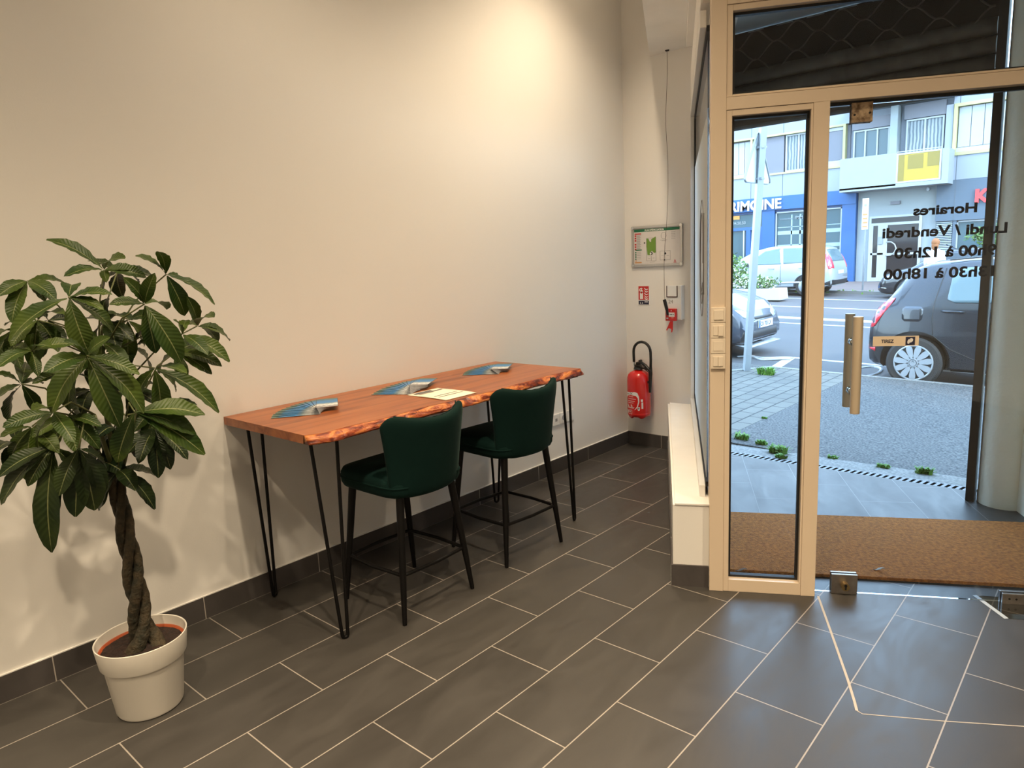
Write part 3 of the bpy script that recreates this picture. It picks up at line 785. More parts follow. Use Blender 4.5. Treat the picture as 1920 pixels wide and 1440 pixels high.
mg = thing('menu_sheet', 'cream printed sheet lying on the table behind the nearer stool', 'paper', (0.51, 2.327, 0.9022), math.radians(0.5))
MB().grid([[(x, y, 0.001 + 0.0025 * math.sin((x + .14) * 9) ** 2 + 0.002 * (y + .105)) for y in [k * 0.035 - 0.105 for k in range(7)]] for x in [k * 0.02 - 0.14 for k in range(15)]]).build('paper', 'paper', mg, smooth=True, solid=0.0012)
def bars(lst):
    q = MB()
    for x0, x1, y0, y1 in lst:
        q.box(x0, x1, y0, y1, 0.0052, 0.0056)
    return q
bars([(-0.115, -0.095, -0.085, 0.03), (-0.090, -0.080, -0.07, 0.085), (-0.073, -0.067, -0.085, 0.01), (0.03, 0.036, -0.08, 0.075), (0.062, 0.068, -0.08, 0.085)]).build('printed_lines', 'greyprint', mg)

# ---- bar stools
def make_stool(loc, rz, label):
    t_ = thing('bar_stool', label, 'bar stool', loc, rz, group='green velvet bar stools at the high table')
    # seat: rounded slab, squarer at the front (towards -x)
    rows = []
    n = 40
    def outline(k):
        a = 2 * PI * k / n
        c, s_ = math.cos(a), math.sin(a)
        e = 0.38
        return (0.228 * math.copysign(abs(c) ** e, c) - 0.005, 0.212 * math.copysign(abs(s_) ** e, s_))
    sm = MB()
    prof = [(0.86, 0.560), (0.96, 0.562), (0.995, 0.580), (1.0, 0.600), (0.995, 0.622), (0.95, 0.642), (0.8, 0.652), (0.4, 0.656)]
    rings = [[sm.bm.verts.new((outline(k)[0] * q, outline(k)[1] * q, z)) for k in range(n)] for q, z in prof]
    for A, B in zip(rings, rings[1:]):
        for k in range(n):
            sm.bm.faces.new((A[k], A[(k + 1) % n], B[(k + 1) % n], B[k]))
    sm.bm.faces.new(rings[0][::-1]); sm.bm.faces.new(rings[-1])
    sm.build('seat', 'velvet', t_, smooth=True)
    pp = MB().tube([(outline(k)[0] * 1.001, outline(k)[1] * 1.001, 0.606) for k in range(n)], 0.004, 6, closed=True)
    pp.build('seat_piping', 'velvet', t_, smooth=True)
    # curved back: u across, v up
    bk = MB()
    nu, nv = 24, 14
    def back(u, v, off):
        hw_ = 0.198 + 0.040 * v ** 1.5
        yy = hw_ * u
        x = 0.222 + 0.062 * v - 0.095 * abs(u) ** 2.2 * (0.75 + 0.45 * v)
        zt = 0.900 + 0.042 * abs(u) ** 2.0 - 0.055 * max(0, (abs(u) - 0.78) / 0.22) ** 2.2
        zb = 0.553 + 0.030 * max(0, (abs(u) - 0.6) / 0.4) ** 2
        z = zb + (zt - zb) * v
        wob = 0.0
        if v > 0.86 and 0 < v < 1: wob = 0.0018 * math.sin(u * 30)
        nrm = Vector((1.0, 0.85 * u * abs(u) ** .4, -0.15)).normalized()
        p = Vector((x, yy, z)) + nrm * (off + wob)
        return p
    rows_o = [[back(-1 + 2 * i / nu, j / nv, 0.024 * (1 - (2 * j / nv - 1) ** 10 * 0.45) * (1 - abs(-1 + 2 * i / nu) ** 10 * 0.45)) for i in range(nu + 1)] for j in range(nv + 1)]
    rows_i = [[back(-1 + 2 * i / nu, j / nv, -0.024 * (1 - (2 * j / nv - 1) ** 10 * 0.45) * (1 - abs(-1 + 2 * i / nu) ** 10 * 0.45)) for i in range(nu + 1)] for j in range(nv + 1)]
    VO = [[bk.bm.verts.new(p) for p in r] for r in rows_o]
    VI = [[bk.bm.verts.new(p) for p in r] for r in rows_i]
    for j in range(nv):
        for i in range(nu):
            bk.bm.faces.new((VO[j][i], VO[j][i + 1], VO[j + 1][i + 1], VO[j + 1][i]))
            bk.bm.faces.new((VI[j][i + 1], VI[j][i], VI[j + 1][i], VI[j + 1][i + 1]))
    for i in range(nu):
        bk.bm.faces.new((VO[0][i + 1], VO[0][i], VI[0][i], VI[0][i + 1]))
        bk.bm.faces.new((VO[nv][i], VO[nv][i + 1], VI[nv][i + 1], VI[nv][i]))
    for j in range(nv):
        bk.bm.faces.new((VO[j][0], VO[j + 1][0], VI[j + 1][0], VI[j][0]))
        bk.bm.faces.new((VO[j + 1][nu], VO[j][nu], VI[j][nu], VI[j + 1][nu]))
    bk.build('backrest', 'velvet', t_, smooth=True, sub=1)
    q = MB()
    q.tube([back(-1 + 2 * i / 40, 0.985, -0.014) for i in range(4, 37)], 0.0028, 6)
    q.build('back_piping', 'velvet', t_, smooth=True)
    for sx, sy in ((-1, -1), (-1, 1), (1, -1), (1, 1)):
        ft = Vector((0.208 * sx, 0.212 * sy, 0)); tp_ = Vector((0.165 * sx, 0.150 * sy, 0.575))
        lg_ = MB().tube([tp_, tp_ * 0.35 + ft * 0.65, ft + (tp_ - ft) * 0.03, ft + (tp_ - ft) * 0.004], [0.0185, 0.0145, 0.0105, 0.0095], 16)
        lg_.build('leg', 'blackmetal', t_, smooth='auto')
    c_ = []
    for sx, sy in ((-1, -1), (1, -1), (1, 1), (-1, 1)):
        z_ = 0.215
        fx = 0.208 + (0.165 - 0.208) * z_ / 0.575; fy = 0.212 + (0.150 - 0.212) * z_ / 0.575
        c_.append(Vector((fx * sx, fy * sy, z_)))
    pts = []
    for k in range(4):
        p, a, b2 = c_[k], c_[k - 1], c_[(k + 1) % 4]
        u_, v_ = (a - p).normalized(), (b2 - p).normalized()
        for f in (0.0, 0.25, 0.5, 0.75, 1.0):
            q1 = p + u_ * 0.03 * (1 - f) ** 1 * 1.0
            pts.append((p + u_ * 0.032) * (1 - f) ** 2 + p * 2 * f * (1 - f) + (p + v_ * 0.032) * f ** 2)
        m_ = (p + b2) / 2
        outw = m_.copy(); outw.z = 0; outw.normalize()
        pts.append(m_ + outw * 0.010)
    MB().tube(pts, 0.0085, 10, closed=True).build('footrest', 'blackmetal', t_, smooth=True)
    return t_
make_stool((0.574, 1.985, 0), math.radians(0.5), 'dark green velvet bar stool nearer the plant, at the middle of the table')
make_stool((0.566, 2.692, 0), math.radians(-3.5), 'dark green velvet bar stool nearer the fire extinguisher, at the far end')

# ---- potted plant
pl = thing('potted_plant', 'money tree with braided trunk in a cream pot standing by the wall', 'potted plant', (0.46, 0.84, 0))
MB().lathe([(0.100, 0.0), (0.108, 0.004), (0.112, 0.012), (0.1315, 0.186), (0.1335, 0.190), (0.140, 0.192), (0.1425, 0.196), (0.151, 0.266), (0.1515, 0.274), (0.1490, 0.2755), (0.1465, 0.273), (0.1435, 0.240), (0.127, 0.19), (0.106, 0.02)], seg=72, closed_top=True).build('pot', 'pot', pl, smooth='auto')
MB().lathe([(0.122, 0.195), (0.1405, 0.236), (0.1418, 0.2395), (0.1395, 0.2405), (0.1355, 0.236), (0.120, 0.196)], seg=64).build('inner_pot', 'terracotta', pl, smooth='auto')
so = MB()
rr = random.Random(5)
rows = []
for j in range(15):
    r_ = 0.1362 * j / 14
    rows.append([so.bm.verts.new((r_ * math.cos(2 * PI * k / 48), r_ * math.sin(2 * PI * k / 48), 0.2315 + (rr.uniform(-0.004, 0.006) if j < 14 else 0) + 0.010 * (1 - j / 14))) for k in range(48)])
for A, B in zip(rows, rows[1:]):
    for k in range(48):
        so.bm.faces.new((A[k], A[(k + 1) % 48], B[(k + 1) % 48], B[k]))
so.build('soil', 'soil', pl, smooth=True)
tr = MB()
for s_ in range(3):
    pts, rs = [], []
    for i in range(60):
        f = i / 59
        z = 0.205 + 0.70 * f
        spread = 0.0145 + 0.010 * (1 - f) + 0.030 * max(0, 1 - f / 0.14) ** 1.4
        a = s_ * 2 * PI / 3 + 0.6 + f * 3.0 * PI
        bx = 0.004 * math.sin(f * 5)
        by = 0.006 * math.sin(f * 3 + 1)
        pts.append((bx + spread * math.cos(a), by + spread * math.sin(a), z))
        rs.append((0.0205 - 0.0075 * f + 0.014 * max(0, 1 - f / 0.16) ** 1.2) * (1 + 0.06 * math.sin(i * 1.7 + s_)))
    tr.tube(pts, rs, 12)
tr.build('braided_trunk', 'trunk', pl, smooth=True)
st = MB()
LEAVES = [
    ((0.173,-0.115,1.492), [(0.122,-0.272,1.373),(0.182,-0.086,1.315),(0.162,-0.002,1.378),(0.249,-0.049,1.448),(0.241,-0.017,1.494),(0.039,-0.057,1.526)]),
    ((-0.031,-0.161,1.547), [(0.015,-0.259,1.504),(-0.087,-0.03,1.522),(0.088,-0.125,1.485),(0.045,-0.144,1.48),(0.026,-0.235,1.423)]),
    ((0.016,0.048,1.571), [(-0.03,-0.092,1.673),(0.17,0.062,1.603),(0.052,-0.083,1.554),(0.085,0.026,1.529),(0.003,0.156,1.565),(0.024,0.176,1.54)]),
    ((0.026,0.243,1.547), [(0.063,0.134,1.612),(0.114,0.19,1.623),(-0.022,0.326,1.514),(0.003,0.3,1.396),(0.071,0.381,1.429)]),
    ((0.216,0.083,1.457), [(0.309,0.09,1.552),(0.268,0.01,1.544),(0.224,-0.023,1.463),(0.105,0.198,1.429),(0.194,0.106,1.294),(0.242,0.163,1.258)]),
    ((0.314,-0.133,1.324), [(0.28,-0.237,1.169),(0.332,-0.08,1.103),(0.353,-0.015,1.134),(0.38,-0.022,1.257),(0.374,-0.264,1.298),(0.398,-0.093,1.377),(0.375,-0.204,1.377)]),
    ((0.157,-0.228,1.344), [(0.212,-0.236,1.271),(0.229,-0.133,1.355),(0.231,-0.336,1.312),(0.279,-0.212,1.359),(0.051,-0.255,1.345),(0.212,-0.234,1.397)]),
    ((0.099,0.24,1.338), [(0.223,0.264,1.27),(0.162,0.367,1.226),(0.156,0.192,1.394),(0.024,0.21,1.314),(0.017,0.298,1.381)]),
    ((0.005,0.339,1.355), [(0.163,0.331,1.39),(-0.056,0.485,1.28),(0.056,0.291,1.466),(-0.151,0.363,1.346),(-0.077,0.448,1.279)]),
    ((0.288,-0.018,1.132), [(0.242,-0.072,0.975),(0.345,0.156,0.961),(0.35,0.171,1.093),(0.339,0.138,1.031),(0.254,0.048,1.066)]),
    ((0.161,0.109,1.242), [(0.217,0.279,1.062),(0.105,0.19,1.142),(0.08,0.076,1.141),(0.16,0.103,1.061),(0.304,0.149,1.228)]),
    ((0.103,-0.2,1.037), [(0.057,-0.343,0.967),(0.094,-0.229,0.8),(0.088,-0.247,0.7),(0.104,-0.283,0.931),(0.055,-0.348,0.879),(0.07,-0.133,0.904)]),
    ((0.162,-0.149,1.028), [(0.15,-0.184,0.812),(0.178,-0.099,0.872),(0.167,-0.132,0.821),(0.174,-0.225,0.897),(0.135,-0.071,0.935)]),
    ((0.214,-0.214,1.162), [(0.122,-0.244,1.046),(0.195,-0.339,1.139),(0.337,-0.206,1.083),(0.312,-0.29,1.191),(0.162,-0.164,1.208)]),
    ((0.061,-0.136,1.116), [(0.129,-0.081,1.004),(0.137,-0.147,1.007),(0.002,-0.194,0.98),(0.157,-0.075,1.08),(0.074,-0.244,1.072)]),
    ((0.059,-0.012,0.907), [(0.087,0.074,0.744),(-0.036,-0.062,0.757),(0.037,0.119,0.837),(0.205,-0.018,0.861),(-0.061,-0.08,0.866)]),
    ((0.088,0.11,1.029), [(0.113,0.091,0.858),(0.186,0.166,0.916),(0.123,0.131,0.88),(0.174,0.013,0.938),(0.119,0.004,0.968)]),
    ((0.035,0.238,1.273), [(0.127,0.314,1.187),(0.15,0.343,1.213),(0.08,0.232,1.161),(-0.077,0.218,1.19),(-0.078,0.367,1.271)]),
    ((-0.008,0.042,1.404), [(0.08,0.084,1.331),(-0.143,0.02,1.404),(0.102,0.022,1.304),(-0.12,0.033,1.31),(0.15,0.059,1.406),(0.117,0.008,1.479)]),
    ((-0.081,0.141,1.298), [(0.014,0.196,1.315),(-0.178,0.219,1.183),(-0.014,0.067,1.199),(-0.019,0.031,1.296),(0.013,0.186,1.373)]),
    ((-0.021,-0.226,1.228), [(-0.12,-0.283,1.16),(-0.078,-0.181,1.127),(-0.114,-0.25,1.101),(-0.091,-0.151,1.21),(0.016,-0.298,1.276),(-0.146,-0.172,1.28)]),
    ((-0.06,-0.022,1.173), [(0.01,0.009,1.081),(0.043,-0.099,1.089),(0.082,0.043,1.156),(-0.03,-0.114,1.155),(0.012,-0.016,1.268)]),
    ((0.019,0.059,1.166), [(0.131,0.121,1.11),(-0.055,0.114,1.034),(-0.115,0.047,1.04),(-0.05,0.184,1.158),(-0.1,0.043,1.177)]),
    ((-0.136,-0.094,1.414), [(-0.057,-0.198,1.358),(-0.068,-0.079,1.326),(-0.069,-0.144,1.299),(-0.18,0.015,1.403),(-0.096,-0.143,1.472)]),
    ((-0.102,-0.248,1.031), [(0.027,-0.335,1.036),(-0.006,-0.256,0.942),(-0.012,-0.307,0.972),(-0.143,-0.165,1.006),(-0.226,-0.226,1.083)]),
    ((0.023,0.008,1.046), [(-0.05,0.012,0.882),(-0.037,0.099,0.901),(-0.054,-0.059,0.919),(-0.045,0.13,0.972),(0.112,-0.081,1.04)]),
    ((-0.105,0.131,1.563), [(-0.216,0.08,1.605),(-0.178,0.226,1.521),(-0.156,0.276,1.538),(-0.213,0.176,1.466),(-0.218,0.118,1.499)]),
    ((0.049,-0.173,1.426), [(0.08,-0.26,1.355),(0.143,-0.156,1.329),(0.074,-0.214,1.284),(-0.071,-0.23,1.412),(0.204,-0.144,1.443)]),
    ((0.13,-0.118,1.257), [(0.154,-0.205,1.206),(0.052,-0.027,1.166),(0.089,-0.137,1.137),(0.145,-0.238,1.244),(0.056,-0.087,1.088)]),
    ((0.08,-0.013,1.342), [(0.127,-0.103,1.254),(0.177,0.021,1.256),(0.022,0.003,1.194),(0.007,0.111,1.325),(0.106,-0.093,1.386)]),
    ((-0.025,0.182,1.082), [(-0.07,0.285,0.976),(0.067,0.183,0.956),(0.039,0.087,0.974),(0.048,0.283,1.071),(0.032,0.061,1.017)]),
    ((0.011,-0.225,1.094), [(-0.047,-0.282,0.994),(0.063,-0.228,0.963),(-0.0,-0.26,0.926),(0.045,-0.318,1.084),(0.126,-0.195,1.017)]),
    ((-0.036,-0.045,0.937), [(0.0,-0.136,0.837),(-0.046,-0.049,0.764),(-0.091,0.038,0.769),(-0.113,-0.108,0.903),(0.092,0.004,0.889)]),
    ((-0.11,-0.209,1.392), [(-0.089,-0.27,1.298),(-0.014,-0.221,1.279),(0.01,-0.295,1.372),(0.023,-0.19,1.361)]),
    ((-0.026,0.115,1.397), [(-0.179,0.087,1.3),(-0.094,0.182,1.293),(-0.074,0.113,1.245),(0.074,0.184,1.411),(0.027,0.016,1.425)]),
]

branch_tops = []
rb = random.Random(11)
NB = 6
for k in range(NB):
    a = 2 * PI * k / NB + 0.3
    e = Vector((0.09 * math.cos(a), 0.09 * math.sin(a), 1.03 + 0.13 * rb.random()))
    m0 = Vector((0.015 * math.cos(a), 0.015 * math.sin(a), 0.88))
    st.tube([m0, m0.lerp(e, 0.5) + Vector((0.012 * math.cos(a), 0.012 * math.sin(a), 0.03)), e], [0.0085, 0.007, 0.005], 8)
    branch_tops.append(e)
for z_, r_ in ((1.2, 0.05), (1.28, 0.02)):
    e = Vector((r_, -r_ / 2, z_)); st.tube([Vector((0, 0, 0.88)), e * 0.5 + Vector((0, 0, 0.45)), e], [0.010, 0.008, 0.005], 8); branch_tops.append(e)
st.build('branches', 'stalk', pl, smooth=True)

def leaflet(bm, uvl, base, tip, nrm, wid):
    """one lance-shaped leaflet with a folded midrib and a drooping tip"""
    base, tip = Vector(base), Vector(tip)
    ax = tip - base; L = ax.length
    if L < 0.02: return
    ax.normalize()
    nrm = (nrm - ax * nrm.dot(ax)).normalized()
    sd = ax.cross(nrm)
    nseg = 12
    rows = []
    ph = rb.random() * 6
    for i in range(nseg + 1):
        f = i / nseg
        w_ = wid * (math.sin(PI * min(1, (f * 0.97 + 0.0) ** 1.12)) ** 0.80) * (1.0 if f < .97 else .5)
        if f < 0.06: w_ = max(w_ * 0.45, 0.0012)
        w_ = max(w_, 0.0012)
        arch = 0.10 * L * math.sin(PI * f) + 0.012 * math.sin(f * 9 + ph) * wid * 6 * 0.3
        c = base + ax * (L * f) + nrm * arch
        r = []
        for q in (-1, -0.55, 0, 0.55, 1):
            fold = abs(q) * w_ * 0.30
            rip = 0.0022 * math.sin(f * 30 + q * 2 + ph) * abs(q)
            r.append((bm.verts.new(c + sd * (q * w_) + nrm * (fold + rip)), q, f))
        rows.append(r)
    for a, b2 in zip(rows, rows[1:]):
        for k in range(4):
            fc = bm.faces.new((a[k][0], a[k + 1][0], b2[k + 1][0], b2[k][0]))
            fc.smooth = True
            qs = (a[k], a[k + 1], b2[k + 1], b2[k])
            for l, q in zip(fc.loops, qs):
                l[uvl].uv = (q[1], q[2])
for idx, (hub, tips) in enumerate(LEAVES):
    bm = bmesh.new(); uvl = bm.loops.layers.uv.new('UVMap')
    hub = Vector(hub)
    br_ = min(branch_tops, key=lambda e: (e - hub).length)
    start = br_ if hub.z > br_.z - 0.25 else Vector((hub.x * 0.15, hub.y * 0.15, max(0.90, hub.z + 0.02)))
    # petiole
    mb = MB(); mb.bm.free(); mb.bm = bm
    mid = start.lerp(hub, 0.55) + Vector((0, 0, 0.035))
    out = Vector((hub.x, hub.y, 0)); 
    for t_ in tips:
        t_ = Vector(t_)
        d = (t_ - hub)
        nrm = Vector((0.62, -0.20, 0.75)) + Vector((d.x, d.y, 0)) * 1.2 + Vector((rb.uniform(-.3, .3), rb.uniform(-.3, .3), rb.uniform(-.1, .1)))
        leaflet(bm, uvl, hub + d * 0.03, t_, nrm, min(d.length, 0.21) * rb.uniform(0.165, 0.200))
    me = bpy.data.meshes.new('leaf')
    bm.to_mesh(me); bm.free()
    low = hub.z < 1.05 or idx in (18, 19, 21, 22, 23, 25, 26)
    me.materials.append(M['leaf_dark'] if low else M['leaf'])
    lo_ = bpy.data.objects.new('leaf', me); COL.objects.link(lo_); lo_.parent = pl
    MB().tube([start, mid, hub], [0.0034, 0.0026, 0.0024], 8).build('petiole', 'stalk', lo_, smooth=True)

# ================================================================ ON THE BACK WALL
BW = 4.857
# evacuation plan in a snap frame
ev = thing('evacuation_plan', 'evacuation plan in a silver snap frame on the narrow back wall', 'framed plan', (0.276, BW, 1.593))
W2, H2 = 0.219, 0.155
f_ = MB()
for k in range(4):
    pass
f_.box(-W2, W2, -0.016, -0.001, H2 - 0.020, H2).box(-W2, W2, -0.016, -0.001, -H2, -H2 + 0.020).box(-W2, -W2 + 0.020, -0.0155, -0.001, -H2 + 0.02, H2 - 0.02).box(W2 - 0.020, W2, -0.0155, -0.001, -H2 + 0.02, H2 - 0.02)
f_.build('frame', 'anod', ev, bevel=0.004)
for a, b_ in ((-1, -1), (-1, 1), (1, -1), (1, 1)):
    cc = MB(); cc.cyl((a * (W2 - 0.012), -0.017, b_ * (H2 - 0.012)), (a * (W2 - 0.012), -0.0135, b_ * (H2 - 0.012)), 0.012, seg=16)
    cc.build('frame_corner', 'chrome', ev, smooth='auto')
MB().box(-W2 + 0.015, W2 - 0.015, -0.009, -0.002, -H2 + 0.015, H2 - 0.015).build('poster', mat('poster paper', (0.72, 0.68, 0.65), 0.35), ev)
MB().box(-W2 + 0.024, W2 - 0.024, -0.0102, -0.0092, H2 - 0.044, H2 - 0.024).build('title_band', 'green', ev)
text('title_lettering', "PLAN D'\u00c9VACUATION", 0.0165, 'white', ev, (-0.100, -0.0108, H2 - 0.0400), (PI / 2, 0, 0), extrude=0.0003, bold=0.0006)
def rects(lst, y=-0.0098):
    q = MB()
    for x0, x1, z0, z1 in lst: q.box(x0, x1, y, y + 0.0006, z0, z1)
    return q
lx = -W2 + 0.028
rects([(lx, lx + 0.058, 0.092, 0.101)] + [(lx, lx + 0.014, 0.076 - 0.018 * k - (0.012 if k > 2 else 0), 0.088 - 0.018 * k - (0.012 if k > 2 else 0)) for k in range(6)]).build('red_legend', 'redmat', ev)
rects([(lx + 0.004, lx + 0.062, -0.030, -0.022)] + [(lx + 0.002, lx + 0.014, -0.048 - 0.013 * k, -0.040 - 0.013 * k) for k in range(5)]).build('green_legend', 'green', ev)
rects([(lx, lx + 0.060, -0.127, -0.116), (lx + 0.002, lx + 0.018, -0.112, -0.106)]).build('orange_legend', mat('orange print', (0.60, 0.30, 0.12), 0.5), ev)
ln = []
for k in range(9):
    zz = 0.082 - 0.0135 * k
    if -0.035 < zz < -0.015: continue
    ln += [(lx + 0.018, lx + 0.055, zz, zz + 0.0018), (lx + 0.018, lx + 0.046, zz - 0.005, zz - 0.0036)]
for k in range(5):
    zz = -0.043 - 0.013 * k
    ln += [(lx + 0.018, lx + 0.055, zz, zz + 0.0018)]
for k in range(5):
    ln += [(0.130, 0.134, 0.094 - k * 0.012, 0.098 - k * 0.012), (0.138, 0.160, 0.095 - k * 0.012, 0.0966 - k * 0.012)]
ln += [(0.030, 0.092, 0.040, 0.0416), (0.045, 0.080, 0.034, 0.0356), (-0.060, -0.015, -0.121, -0.1195), (0.058, 0.085, -0.116, -0.1145)]
# plan outlines
def outline_rects(x0, x1, z0, z1, w_=0.0016): return [(x0, x1, z0, z0 + w_), (x0, x1, z1 - w_, z1), (x0, x0 + w_, z0, z1), (x1 - w_, x1, z0, z1)]
ln += outline_rects(-0.088, -0.004, -0.112, 0.062) + outline_rects(0.030, 0.118, -0.108, -0.040) + [(-0.047, -0.045, -0.11, -0.075), (0.071, 0.073, -0.106, -0.045), (-0.075, -0.055, -0.094, -0.0925), (-0.035, -0.018, -0.092, -0.0905), (0.042, 0.060, -0.075, -0.0735), (0.085, 0.105, -0.078, -0.0765)]
rects(ln, -0.0099).build('printed_lines', 'greyprint', ev)
MB().xz([(-0.086, 0.058), (-0.07, 0.058), (-0.058, 0.034), (-0.046, 0.030), (-0.044, 0.052), (-0.006, 0.070), (-0.006, -0.050), (-0.022, -0.052), (-0.040, -0.034), (-0.050, -0.046), (-0.056, -0.068), (-0.078, -0.066), (-0.086, 0.0)], -0.0106, -0.0100).build('floor_area', 'lime', ev)
q = MB(); q.tube([(0.062 + 0.022 * math.cos(2 * PI * k / 32), -0.0100, 0.073 + 0.024 * math.sin(2 * PI * k / 32)) for k in range(32)], 0.0007, 5, closed=True)
q.build('compass_ring', 'black', ev)
for c_, r_ in (((-0.103, 0.026), 0.006), ((-0.044, -0.056), 0.011), ((0.076, -0.060), 0.008)):
    q = MB(); q.disc(c_, r_, -0.0112, -0.0107); q.build('round_symbol', 'black', ev)
q = MB(); q.box(0.062, 0.073, -0.0104, -0.0099, -0.112, -0.104); q.build('square_symbol', 'black', ev)
q = MB(); q.disc((-0.050, -0.056), 0.0075, -0.0116, -0.0112); q.build('white_symbol', 'white', ev)
q = MB(); q.xz([(0.146, -0.128), (0.156, -0.104), (0.166, -0.128), (0.161, -0.128), (0.156, -0.115), (0.151, -0.128)], -0.0104, -0.0099); q.box(0.145, 0.167, -0.0104, -0.0099, -0.133, -0.130); q.build('corner_emblem', 'redmat', ev)

# fire extinguisher sign
fs = thing('extinguisher_sign', 'small red fire extinguisher sign below the evacuation plan', 'sign', (0.155, BW, 1.216))
MB().box(-0.051, 0.051, -0.003, -0.0005, -0.077, 0.077).build('board', 'white', fs, bevel=0.001)
MB().box(-0.046, 0.046, -0.0036, -0.0031, -0.034, 0.072).build('red_field', 'redmat', fs)
MB().box(-0.046, 0.046, -0.0036, -0.0031, -0.071, -0.041).build('black_field', 'navy', fs)
q = MB()
q.box(-0.033, -0.005, -0.0042, -0.0037, -0.028, 0.030)
q.disc((-0.019, 0.030), 0.014, -0.0042, -0.0037); q.box(-0.023, -0.015, -0.0042, -0.0037, 0.040, 0.056)
q.xz([(-0.040, 0.034), (-0.036, 0.052), (-0.022, 0.060), (-0.010, 0.056), (-0.010, 0.052), (-0.022, 0.054), (-0.032, 0.047), (-0.036, 0.034)], -0.0042, -0.0037)
for k, zz in enumerate((0.050, 0.032, 0.012, -0.008, -0.024)):
    q.xz([(0.006 + 0.002 * (k % 2), zz + 0.006), (0.014, zz - 0.006), (0.026, zz - 0.010), (0.038, zz - 0.004), (0.038, zz + 0.002), (0.026, zz - 0.002), (0.016, zz + 0.002), (0.010, zz + 0.010)], -0.0042, -0.0037)
q.box(0.008, 0.038, -0.0042, -0.0037, -0.054, -0.047); q.xz([(-0.034, -0.064), (-0.029, -0.050), (-0.024, -0.064)], -0.0042, -0.0037); q.xz([(-0.016, -0.064), (-0.011, -0.050), (-0.006, -0.064)], -0.0042, -0.0037)
q.build('pictogram', 'white', fs)
q = MB(); q.disc((-0.019, 0.022), 0.008, -0.0047, -0.0043); q.build('pictogram_dot', 'redmat', fs)

# alarm box with red call point
al = thing('alarm_box', 'white alarm box with a red call point under the evacuation plan', 'alarm box', (0.445, BW, 1.165))
MB().box(-0.062, 0.062, -0.055, -0.0005, -0.130, 0.130).build('housing', 'plastic', al, bevel=0.006)
MB().box(-0.056, 0.026, -0.058, -0.0553, 0.044, 0.128).build('cover_plate', 'plastic', al, bevel=0.001)
MB().box(-0.060, -0.054, -0.0592, -0.0552, 0.040, 0.126).box(0.026, 0.032, -0.0592, -0.0552, 0.040, 0.126).box(-0.054, 0.026, -0.0592, -0.0552, 0.040, 0.047).build('dark_gap', mat('dark brown seam', (0.05, 0.008, 0.006), 0.5), al)
text('housing_number', '24', 0.040, mat('grey stamped print', (0.30, 0.27, 0.22), 0.6), al, (-0.046, -0.0556, -0.005), (PI / 2, 0, 0), extrude=0.0003)
cp = MB().box(-0.060, 0.030, -0.078, -0.0553, -0.136, -0.044).build('call_point', 'redmat', al, bevel=0.004)
MB().box(-0.030, 0.018, -0.0792, -0.0782, -0.104, -0.072).build('call_point_window', 'white', cp)
q = MB()
for k in range(3): q.box(-0.020 + 0.012 * k, -0.014 + 0.012 * k, -0.0800, -0.0794, -0.091, -0.083)
q.build('arrow_marks', 'black', cp)
q = MB(); q.box(-0.050, -0.034, -0.0795, -0.0783, -0.120, -0.112).box(-0.010, 0.010, -0.0795, -0.0783, -0.113, -0.111).xz([(-0.014, -0.062), (-0.009, -0.052), (-0.004, -0.062)], -0.0795, -0.0783); q.build('call_point_marks', 'white', cp)
MB().xz([(-0.022, -0.137), (0.002, -0.137), (0.000, -0.200), (-0.006, -0.222), (-0.014, -0.224), (-0.012, -0.198), (-0.034, -0.190), (-0.050, -0.210), (-0.056, -0.206), (-0.040, -0.176)], -0.074, -0.071).build('plastic_flap', 'redmat', al)

# wire with black handle hanging from the ceiling box
wr = thing('hanging_wire', 'thin brown wire hanging from the ceiling box with a black handle', 'wire', (0.400, 4.78, 0))
pts = [(0.0, 0.025, 2.955), (0.004, 0.02, 2.80), (-0.003, 0.01, 2.57), (0.002, 0, 2.40), (0.018, -0.01, 2.235), (0.020, -0.01, 2.0), (0.006, -0.01, 1.75), (-0.012, -0.015, 1.514), (-0.012, -0.02, 1.35), (-0.003, -0.03, 1.19)]
sm_ = []
for i in range(len(pts) - 1):
    for f in (0, 0.33, 0.66):
        p0, p1, p2, p3 = [Vector(pts[max(0, min(len(pts) - 1, i + k))]) for k in (-1, 0, 1, 2)]
        sm_.append(0.5 * ((2 * p1) + (-p0 + p2) * f + (2 * p0 - 5 * p1 + 4 * p2 - p3) * f * f + (-p0 + 3 * p1 - 3 * p2 + p3) * f ** 3))
sm_.append(Vector(pts[-1]))
MB().tube(sm_, 0.0016, 6).build('wire', mat('brown wire', (0.06, 0.035, 0.02), 0.6), wr, smooth=True)
MB().tube([(-0.006, -0.03, 1.192), (0.002, -0.03, 1.165), (0.016, -0.032, 1.118), (0.017, -0.032, 1.116), (0.024, -0.034, 1.075)], [0.0125, 0.0130, 0.0125, 0.0105, 0.0090], 12).build('handle', 'black', wr, smooth='auto')
MB().box(-0.010, 0.010, 0.015, 0.035, 2.952, 2.9595).cyl((0.012, 0.022, 2.959), (0.012, 0.022, 2.951), 0.007).build('ceiling_hook', 'black', wr)

# fire extinguisher
fx = thing('fire_extinguisher', 'red fire extinguisher with a black hose hanging in the corner', 'fire extinguisher', (0.160, 4.755, 0.0), math.radians(-6))
MB().lathe([(0.070, 0.280), (0.078, 0.272), (0.086, 0.284), (0.0905, 0.300), (0.092, 0.330), (0.092, 0.560), (0.090, 0.585), (0.082, 0.607), (0.066, 0.624), (0.045, 0.634), (0.026, 0.640), (0.022, 0.650)], seg=56, closed_top=True).build('cylinder', 'red', fx, smooth='auto')
